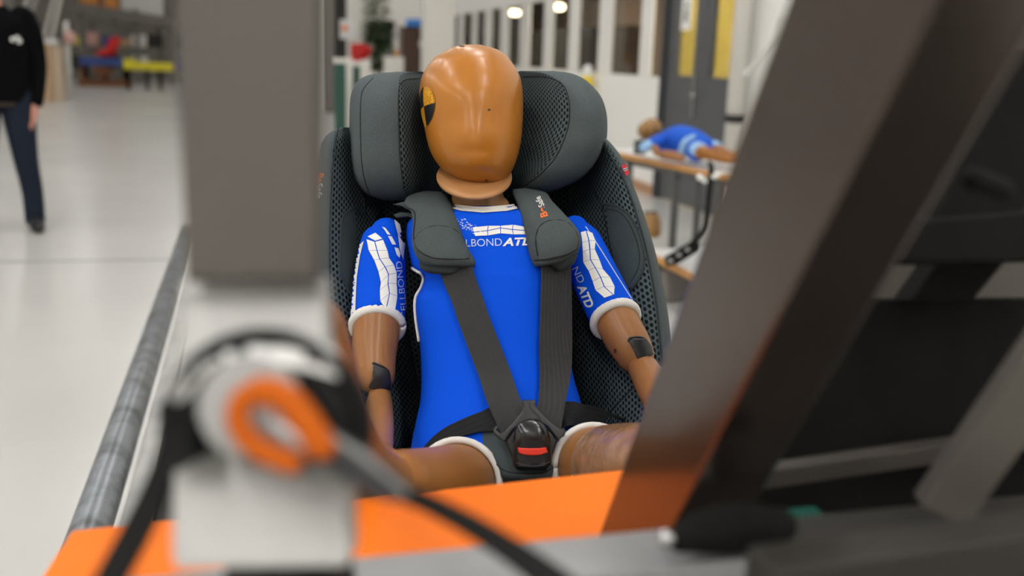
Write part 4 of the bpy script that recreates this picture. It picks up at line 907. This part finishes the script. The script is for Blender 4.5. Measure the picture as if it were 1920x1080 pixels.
# body: one skinned surface from the feet to the head, hands with five fingers each
J = []; E = []; RD = []
def jv(l, f, z, r, par=None):
    J.append(PP(l, f, z)-fp); RD.append(r); i = len(J)-1
    if par is not None: E.append((par, i))
    return i
pel = jv(0, 0, .98, .085); sp_ = jv(0, 0, 1.18, .09, pel); ch = jv(0, 0, 1.38, .10, sp_); nk = jv(0, .01, 1.52, .055, ch); hd0 = jv(0, .02, 1.60, .07, nk); hd1 = jv(0, .025, 1.68, .088, hd0); hd2 = jv(0, .015, 1.78, .07, hd1)
for s in (-1, 1):
    sh_ = jv(s*.17, 0, 1.42, .055, ch); el = jv(s*.225, -.01, 1.14, .042, sh_); wr_ = jv(s*.215, .05, .885, .028, el); pm = jv(s*.205, .06, .83, .036, wr_)
    for k_, (dl, df, L) in enumerate(((-.012, .030, .075), (-.004, .010, .085), (.0, -.010, .08), (.004, -.028, .06))):
        b0 = jv(s*.205+s*dl, .06+df, .775, .010, pm); b1 = jv(s*.205+s*dl*1.5-s*.012, .065+df, .775-L*.5, .009, b0); jv(s*.205-s*.028, .068+df, .775-L*.95, .007, b1)
    t0 = jv(s*.195, .095, .815, .011, pm); jv(s*.185, .112, .775, .009, t0)
    hp = jv(s*.09, 0, .90, .065, pel); kn = jv(s*.11+(.02 if s > 0 else -.03), .03 if s > 0 else -.05, .50, .045, hp); an = jv(s*.13+(.03 if s > 0 else -.03), .0 if s > 0 else -.17, .10, .030, kn); jv(s*.13+(.035 if s > 0 else -.03), .10 if s > 0 else -.06, .045, .026, an)
me = bpy.data.meshes.new('body'); me.from_pydata(J, E, []); me.materials.append(MAT['person_skin']); bo = bpy.data.objects.new('body', me); col.objects.link(bo); bo.parent = PS
bo.modifiers.new('skin', 'SKIN')
sv = me.skin_vertices[0].data if me.skin_vertices else None
if sv is None:
    bm = bmesh.new(); bm.from_mesh(me); bm.verts.layers.skin.verify(); bm.to_mesh(me); bm.free(); sv = me.skin_vertices[0].data
for i, r in enumerate(RD): sv[i].radius = (r, r)
sv[0].use_root = True
sd = bo.modifiers.new('smooth', 'SUBSURF'); sd.levels = 1; sd.render_levels = 2
me.polygons.foreach_set('use_smooth', [True]*len(me.polygons))
# clothes
rowsj = []
for z, w, t in ((.89, .20, .14), (.95, .205, .145), (1.02, .205, .145), (1.12, .205, .145), (1.25, .215, .150), (1.36, .225, .150), (1.43, .215, .125), (1.48, .13, .085), (1.53, .068, .066), (1.56, .066, .064)):
    rowsj.append([PP(w*math.copysign(abs(math.cos(a))**.8, math.cos(a)), t*math.sin(a), z) for a in [2*PI*k/16 for k in range(16)]])
jk = loft('jacket', rowsj, 'jacket', PS, px=False, nu=3, nv=4)
for s in (-1, 1):
    vs, fs = chain([(s*.175, 0, 1.44), (s*.215, 0, 1.34), (s*.245, -.01, 1.14), (s*.235, .03, .98), (s*.225, .05, .895)], [.085, .08, .064, .052, .045]); recalc(obj('sleeve', vs, fs, 'jacket', PS, smooth=True))
    k_ = .03 if s > 0 else -.03; ff = .0 if s > 0 else -.12
    vs, fs = chain([(s*.095, 0, .97), (s*.105, .01, .85), (s*.115+k_*.5, .03+ff*.3, .50), (s*.125+k_, .01+ff, .28), (s*.13+k_, .015+ff*1.4, .07)], [.115, .11, .080, .070, .066]); recalc(obj('trouser_leg', vs, fs, 'trousers', PS, smooth=True))
    q0 = (s*.13+k_, ff*1.4); vs, fs = chain([(q0[0], q0[1]-.06, .05), (q0[0], q0[1]+.05, .05), (q0[0]+.012, q0[1]+.14, .042), (q0[0]+.015, q0[1]+.18, .036)], [.048, .050, .046, .034]); recalc(obj('shoe', vs, fs, 'shoe', PS, smooth=True))
rb = [[PP(w*math.cos(a), t*math.sin(a), z) for a in [2*PI*k/16 for k in range(16)]] for z, w, t in ((.86, .19, .135), (.90, .192, .137))]
loft('belt', rb, 'belt', PS, px=False, nu=2, nv=1)
BVJ = [jk]
decal('jacket_logo', [[(19, 72), (24, 68), (27, 74), (24, 79), (20, 77)], [(26, 70), (31, 66), (36, 69), (33, 74), (29, 73)], [(31, 77), (36, 72), (41, 75), (39, 81), (33, 82)]], BVJ, 'white_print', jk, off=.004, maxe=4)
def blob(l, f, z, rl, rf, rz, n=12): 
    return [[PP(l+rl*math.sin(th_)*math.cos(a), f+rf*math.sin(th_)*math.sin(a), z+rz*math.cos(th_)) for a in [2*PI*k/n for k in range(n)]] for th_ in [PI*(j+.05)/(n-.9) for j in range(n)]]
loft('hair', blob(0, -.012, 1.735, .088, .098, .095), 'hair', PS, px=False, nu=1, nv=1)
for s in (-1, 1):
    loft('ear', blob(s*.088, .01, 1.66, .012, .025, .035, 8), 'person_skin', PS, px=False, nu=1, nv=1); loft('eye', blob(s*.033, .092, 1.685, .012, .010, .009, 8), 'eye', PS, px=False, nu=1, nv=1)
loft('nose', blob(0, .105, 1.65, .016, .020, .028, 8), 'person_skin', PS, px=False, nu=1, nv=1); loft('mouth', blob(0, .092, 1.605, .026, .010, .007, 8), 'red_cloth', PS, px=False, nu=1, nv=1)

# ------------------------------------------------------------------ far left of the hall
def uprightbox(name, px0, px1, pyb, pyt, m, parent=None, depth=.5, off=0.0, z0=0.0, bevel=0.0):
    """box standing at floor row pyb between two image columns, facing along the hall"""
    q = on_z((px0+px1)/2, pyb, z0); y = q.y+off; a_ = on_y(px0, pyb, y); b_ = on_y(px1, pyb, y); t_ = on_y((px0+px1)/2, pyt, y)
    return box(name, ((a_.x+b_.x)/2, y+depth/2, (z0+t_.z)/2 if z0 == 0 else (q.z+t_.z)/2), (abs(b_.x-a_.x), depth, t_.z-z0), m, parent, bevel=bevel)
def far(px, py, y): return on_y(px, py, y)
q = on_z(95, 190); cr_ = thing('cardboard_crate', 'tall light brown crate with white wrap on top behind the person', 'crate', q)
uprightbox('crate_body', 68, 98, 190, 82, 'cardboard', cr_, .6); uprightbox('crate_board', 100, 117, 190, 86, 'pale_wood', cr_, .5, off=.05)
y = q.y; a_ = far(70, 84, y); b_ = far(102, 74, y); box('wrap', ((a_.x+b_.x)/2, y+.3, (a_.z+b_.z)/2), (abs(b_.x-a_.x), .6, abs(b_.z-a_.z)), 'paper', cr_, bevel=.04)
lad = thing('steel_stair', 'pale steel stair with slanted rails rising behind the crate', 'stair', on_z(85, 165))
y = 27.5
for (x0, y0, x1, y1) in ((36, 40, 66, -40), (52, 42, 82, -40), (80, 78, 110, -40), (96, 74, 122, -40)): beam('stair_rail', far(x0, y0, y), far(x1, y1, y), .07, .07, 'white_paint', lad, ref=ey)
for i in range(7):
    t = i/7; beam('tread', far(52+30*t, 42-82*t, y), far(80+30*t, 62-100*t, y), .05, .22, 'rack_grey', lad, ref=ey)
beam('stair_post', far(38, 38, y), Vector((far(38, 38, y).x, y, 0)), .08, .08, 'white_paint', lad, ref=ey); beam('stair_post', far(88, 74, y), Vector((far(88, 74, y).x, y, 0)), .08, .08, 'white_paint', lad, ref=ey)
y = 26.0; sgn = thing('signal_post', 'thin pale post with a round pinkish globe left of the red seat', 'post', Vector((far(126, 80, y).x, y, 0)))
q = far(126, 80, y); tube('post', [(q.x, y, 0), (q.x, y, far(126, 40, y).z)], .06, 'white_paint', sgn, n=10)
g = far(131, 71, y-.2); obj('globe', *tubev([g-Vector((0, 0, .02)), g+Vector((0, 0, .02))], [.14, .14], 14), 'pink', sgn, smooth=True); beam('arm', (q.x, y, g.z), g, .04, .04, 'white_paint', sgn)
# rig with red seat
y = 33.0; rg = thing('blue_platform', 'blue low rig platform on brown base under the red seat', 'platform', Vector((far(190, 150, y).x, y, 0)))
a_, b_ = far(146, 150, y), far(240, 150, y)
box('base', ((a_.x+b_.x)/2, y+.6, .10), (b_.x-a_.x, 1.2, .20), 'rust_brown', rg, bevel=.02)
t0, t1 = far(150, 122, y).z, far(150, 107, y).z
box('top', ((a_.x+b_.x)/2, y+.6, (t0+t1)/2), (b_.x-a_.x-.15, 1.3, t1-t0), 'blue_paint', rg, bevel=.02)
for px_ in (152, 190, 232):
    p = far(px_, 130, y); box('leg', (p.x, y+.2, (t0+.2)/2), (.12, .12, t0-.2), 'rust_brown' if px_ < 200 else 'steel_black', rg); box('leg', (p.x, y+1.0, (t0+.2)/2), (.12, .12, t0-.2), 'steel_black', rg)
box('crossbeam', ((a_.x+b_.x)/2, y+.1, (t0+.2)/2+.05), (.5, .15, .25), 'rust_brown', rg)
st = thing('shell_chair', 'bright red shell seat on the blue rig platform', 'seat', Vector((far(205, 105, y).x, y+.5, t1)))
zs = t1
xs0, xs1, xs2 = far(174, 100, y).x, far(204, 100, y).x, far(221, 75, y).x; ztop = far(215, 70, y).z
loft('shell', [[(xs0, y+.3+w, zs+.10), (xs1-.05, y+.3+w, zs+.03), (xs1+.12, y+.3+w, zs+.12), (xs2-.1, y+.3+w, (zs+ztop)/2), (xs2, y+.3+w, ztop), (xs2-.28, y+.3+w, ztop-.05), (xs1-.12, y+.3+w, zs+.30), (xs0+.05, y+.3+w, zs+.17)] for w in (0, .15, .35, .5)], 'red_seat', st, px=False, nu=3, nv=2)
box('seat_foot', ((xs0+xs1)/2+.2, y+.55, zs+.03), (.5, .4, .06), 'steel_black', st)
y = 31.0; yb_ = thing('yellow_barrier', 'bright yellow barrier beam on dark legs beside the blue platform', 'barrier', Vector((far(280, 150, y).x, y, 0)))
a_, b_ = far(233, 122, y), far(326, 126, y); beam('bar', (a_.x, y, a_.z), (b_.x, y, a_.z-.02), .12, .22, 'yellow_paint', yb_, bevel=.01)
box('bar_end', (a_.x+.15, y-.05, a_.z+.03), (.32, .2, .3), 'yellow_paint', yb_, bevel=.02)
for px_ in (240, 275, 300): p = far(px_, 140, y); box('leg', (p.x, y+.02, a_.z/2-.05), (.09, .09, a_.z-.1), 'steel_black', yb_)
y = 35.5; mz = thing('mezzanine_shelf', 'steel mezzanine with white boards and orange loads at the far end', 'mezzanine', Vector((far(230, 60, y).x, y, 0)))
beam('edge_beam', far(135, 12, y), far(345, 46, y), .3, .3, 'rack_grey', mz); a_, b_ = far(225, 30, y-.1), far(300, -60, y-.1)
box('white_board', ((a_.x+b_.x)/2, y+.4, 3.0), (b_.x-a_.x, .1, 1.6), 'paper', mz)
for px_ in (150, 215, 255, 320): p = far(px_, 80, y); box('rack_post', (p.x, y+.3, 1.2), (.14, .14, 2.4), 'rack_grey', mz)
for x0, x1, y0, y1 in ((148, 180, 8, -40), (195, 214, 18, -40)): a_, b_ = far(x0, y0, y+.1), far(x1, y1, y+.1); box('orange_load', ((a_.x+b_.x)/2, y+.5, (a_.z+b_.z)/2), (b_.x-a_.x, .7, abs(b_.z-a_.z)), 'tan_orange', mz, bevel=.03)
random.seed(11)
rack = thing('storage_rack', 'grey rack crowded with parts along the far end wall', 'rack', Vector((far(220, 90, 38).x, 38, 0)))
x0, x1 = far(130, 90, 38).x, far(420, 90, 38).x
for i in range(8): xx = x0+(x1-x0)*i/7; box('rack_post', (xx, 38.33, 1.2), (.1, .05, 2.4), 'rack_grey', rack)
for z in (.35, 1.15, 1.95): box('shelf_board', ((x0+x1)/2, 38, z), (x1-x0, .6, .06), 'rack_grey', rack)
cols_ = ['steel_dark', 'blue_paint', 'paper', 'rack_grey', 'cardboard', 'yellow_paint', 'steel_black', 'white_paint', 'pink', 'steel_dark']
names_ = ['dark', 'blue', 'white', 'grey', 'brown', 'yellow', 'black', 'off-white', 'pinkish', 'charcoal']
for zi, z in enumerate((.38, 1.18)):
    for i in range(10):
        xx = x0+.3+(x1-x0-.6)*i/9; m_ = cols_[(i*3+zi*5) % 10]; h_ = random.uniform(.25, .65)
        o = bev(obj('storage_bin', *boxv((xx, 38-.05, z+h_/2+.005), (random.uniform(.35, .55), .4, h_)), m_), .02)
        tag(o, '%s storage box on the %s shelf of the far rack, %s from its left end' % (names_[(i*3+zi*5) % 10], ('lower', 'middle')[zi], ['first', 'second', 'third', 'fourth', 'fifth', 'sixth', 'seventh', 'eighth', 'ninth', 'tenth'][i]), 'box', 'boxes on the far rack')

# ------------------------------------------------------------------ far middle: column, plants, boards
y = 14.5; a_, b_ = far(797, 60, y), far(854, 60, y)
c = thing('hall_column', 'broad white square column left of the dummy head', 'column', ((a_.x+b_.x)/2, y, 0))
box('shaft', ((a_.x+b_.x)/2, y+.2, ZC/2), (b_.x-a_.x, .4, ZC), 'white_paint', c, bevel=.02); box('foot', ((a_.x+b_.x)/2, y+.2, .06), (b_.x-a_.x+.06, .46, .12), 'baseboard', c)
y = 16.5; a_, b_ = far(750, 60, y), far(800, 60, y); zt = far(775, 50, y).z
c = thing('brown_board', 'dark brown pin board beside the white column', 'board', ((a_.x+b_.x)/2, y, 0))
box('board', ((a_.x+b_.x)/2, y, zt/2+.1), (b_.x-a_.x, .06, zt-.2), 'brown_board', c); 
for p in (a_, b_): box('board_post', (p.x, y, zt/2), (.05, .08, zt), 'rack_grey', c)
p = far(790, 82, y-.05); box('note', (p.x, y-.04, p.z), (.06, .01, .09), 'paper', c)
p = far(776, 54, y); o = bev(obj('blue_bag', *boxv((p.x, y, zt+.06), (.26, .2, .12)), 'blue_bag'), .04); tag(o, 'small blue bag lying on top of the brown board', 'bag')
y = 15.5; p = far(738, 120, y); a_, b_ = far(722, 120, y), far(756, 120, y); zt = far(738, 106, y).z
c = thing('white_planter', 'white square planter between the dark plant and the brown board', 'planter', (p.x, y, 0))
box('tub', (p.x, y, zt/2), (b_.x-a_.x, .3, zt), 'white_paint', c, bevel=.02); box('soil', (p.x, y, zt-.01), (b_.x-a_.x-.05, .25, .03), 'soil', c)
tp = thing('terracotta_pot', 'small terracotta pot standing on the white planter', 'pot', (far(743, 104, y).x, y, zt)); q = far(743, 104, y)
obj('pot', *tubev([(q.x, y, zt), (q.x, y, zt+.07)], [.03, .05], 12, False), 'tan_orange', tp); obj('rim', *tubev([(q.x, y, zt+.06), (q.x, y, zt+.08)], [.055, .055], 12, False), 'tan_orange', tp)
def plant(px, pyb, pyt, y, spread, nl, m, label, seed):
    random.seed(seed); p = far(px, pyb, y); c = thing('potted_plant', label, 'plant', (p.x, y, 0), 'plants by the column'); zt = far(px, pyt, y).z
    tube('stem', [(p.x, y, .3), (p.x+.02, y, zt*.6), (p.x, y, zt*.92)], .025, 'mid_brown', c, n=6)
    vs, fs = tubev([(p.x, y, 0), (p.x, y, .4)], [.15, .2], 14, False); obj('pot', vs, fs, 'dark_room', c)
    vs = []; fs = []
    for i in range(nl):
        z = random.uniform(.45, 1)**.8*zt; a = random.random()*2*PI; r = spread*(1-.75*abs(z/zt-.62))*random.uniform(.3, 1); L = random.uniform(.10, .20)
        b0 = Vector((p.x+r*math.cos(a), y+r*math.sin(a), z)); d = Vector((math.cos(a), math.sin(a), random.uniform(-.7, .5))).normalized(); s = d.cross(Vector((0, 0, 1))).normalized()*L*.22
        k = len(vs); vs += [b0, b0+d*L*.5+s, b0+d*L+Vector((0, 0, -.02)), b0+d*L*.5-s, b0+d*L*.5+Vector((0, 0, -.012))]; fs += [(k, k+1, k+4), (k+1, k+2, k+4), (k+2, k+3, k+4), (k+3, k, k+4)]
    obj('foliage', vs, fs, m, c, kind='stuff')
plant(712, 140, 38, 18.3, .25, 900, 'leaf', 'dark green bushy potted plant beside the red cloth', 5)
plant(703, 140, -20, 20.2, .30, 420, 'leaf_light', 'tall pale green plant standing behind the dark bushy one', 6)
y = 19.0; a_, b_ = far(652, 60, y), far(676, 60, y)
c = thing('white_post', 'white square post left of the plants', 'post', ((a_.x+b_.x)/2, y, 0)); box('shaft', ((a_.x+b_.x)/2, y, ZC/2), (b_.x-a_.x, .25, ZC), 'white_paint', c, bevel=.01); box('foot', ((a_.x+b_.x)/2, y, .05), (b_.x-a_.x+.05, .3, .1), 'baseboard', c)
y = 18.855; p = far(652, 55, y); c = tag(box('first_aid_sign', (p.x, y, p.z), (.28, .02, .34), 'paper'), 'white sign with a small orange-red mark on the left post', 'sign'); box('sign_mark', (far(646, 53, y).x, y-.02, far(646, 53, y).z), (.10, .01, .09), 'orange_print', c)
box('sign_bracket', (p.x, y+.03, p.z), (.05, .04, .05), 'rack_grey', c)
y = 17.6; a_, b_ = far(660, 100, y), far(693, 100, y); c = thing('red_cloth', 'bright red cloth hanging over a white rail by the plants', 'cloth', ((a_.x+b_.x)/2, y, 0))
loft('cloth', [[(a_.x, y, far(670, 82, y).z), (a_.x*.4+b_.x*.6, y-.03, far(670, 81, y).z), (b_.x, y, far(670, 86, y).z), (b_.x, y+.03, far(670, 86, y).z), (a_.x, y+.03, far(670, 82, y).z)],
                [(a_.x, y-.02, far(670, 105, y).z), (a_.x*.6+b_.x*.4, y-.05, far(670, 104, y).z), (b_.x, y-.02, far(670, 100, y).z), (b_.x, y+.02, far(670, 100, y).z), (a_.x, y+.02, far(670, 105, y).z)],
                [(a_.x, y, far(670, 122, y).z), (a_.x*.75+b_.x*.25, y-.03, far(670, 123, y).z), (a_.x*.5+b_.x*.5, y, far(670, 118, y).z), (a_.x*.5+b_.x*.5, y+.02, far(670, 118, y).z), (a_.x, y+.02, far(670, 122, y).z)]], 'red_cloth', c, px=False, nu=2, nv=3)
for p in (a_, b_): tube('rail_post', [(p.x, y+.05, 0), (p.x, y+.05, far(670, 83, y).z)], .025, 'white_paint', c, n=8)
for i, (x0, x1, pt, m_, lb_) in enumerate(((627, 648, 118, 'green_bin', 'dark green waste bin with white lid at the far left of the seat'), (662, 674, 124, 'green_bin', 'narrow dark green waste bin under the red cloth'))):
    y = 13.0+i*.3; a_, b_ = far(x0, 150, y), far(x1, 150, y); zt = far(x0, pt, y).z; c = thing('waste_bin', lb_, 'bin', ((a_.x+b_.x)/2, y, 0), 'green bins')
    box('bin_body', ((a_.x+b_.x)/2, y, zt/2), (b_.x-a_.x, .25, zt), m_, c, bevel=.02); box('lid', ((a_.x+b_.x)/2, y, zt+.03), (b_.x-a_.x+.03, .28, .06), 'white_paint', c, bevel=.01)
for i, (x0, x1, pt) in enumerate(((648, 661, 108), (676, 690, 112))):
    y = 14.1; a_, b_ = far(x0, 150, y), far(x1, 150, y); zt = far(x0, pt, y).z; c = thing('white_stand', ['white slim stand between the two green bins', 'white slim stand right of the narrow green bin'][i], 'stand', ((a_.x+b_.x)/2, y, 0), 'white stands')
    box('panel', ((a_.x+b_.x)/2, y, zt/2+.03), (b_.x-a_.x, .08, zt-.06), 'white_paint', c); box('foot', ((a_.x+b_.x)/2, y, .03), (b_.x-a_.x+.06, .3, .05), 'rack_grey', c)
y = 22.0; a_, b_ = far(606, 60, y), far(650, 60, y); c = thing('dark_cabinet', 'dark tall cabinet far behind the left edge of the seat', 'cabinet', ((a_.x+b_.x)/2, y, 0)); zt = 2.6
box('body', ((a_.x+b_.x)/2, y+.2, zt/2), (b_.x-a_.x, .4, zt), 'dark_room', c)
for s in (-1, 1): box('door', ((a_.x+b_.x)/2+s*(b_.x-a_.x)/4, y-.01, zt/2), ((b_.x-a_.x)/2-.02, .02, zt-.1), 'rack_grey' if s < 0 else 'dark_room', c)
# cross wall behind the plants
y = 24.0; a_ = far(560, 60, y); struct('wall_cross', ((a_.x+XR)/2, y, 1.6), (XR-a_.x, .12, 3.2), 'wall_white')
# spray bottle on the window sill
p = on_x(1101, 150, XR-.10); sb = thing('spray_bottle', 'yellow bottle with white cap in front of the window wall', 'bottle', (p.x, p.y, on_x(1101, 172, XR-.1).z))
z0 = on_x(1101, 172, XR-.1).z; z1 = on_x(1101, 142, XR-.1).z; z2 = on_x(1101, 128, XR-.1).z
obj('bottle', *tubev([(p.x, p.y, z0), (p.x, p.y, z1)], [.07, .065], 14, False), 'bottle_yellow', sb, smooth=True); obj('cap', *tubev([(p.x, p.y, z1), (p.x, p.y, z2-.02)], [.065, .06], 14, True), 'paper', sb, smooth=True)
box('holder', (p.x+.03, p.y, z0-.02), (.18, .18, .03), 'trim_white', sb)
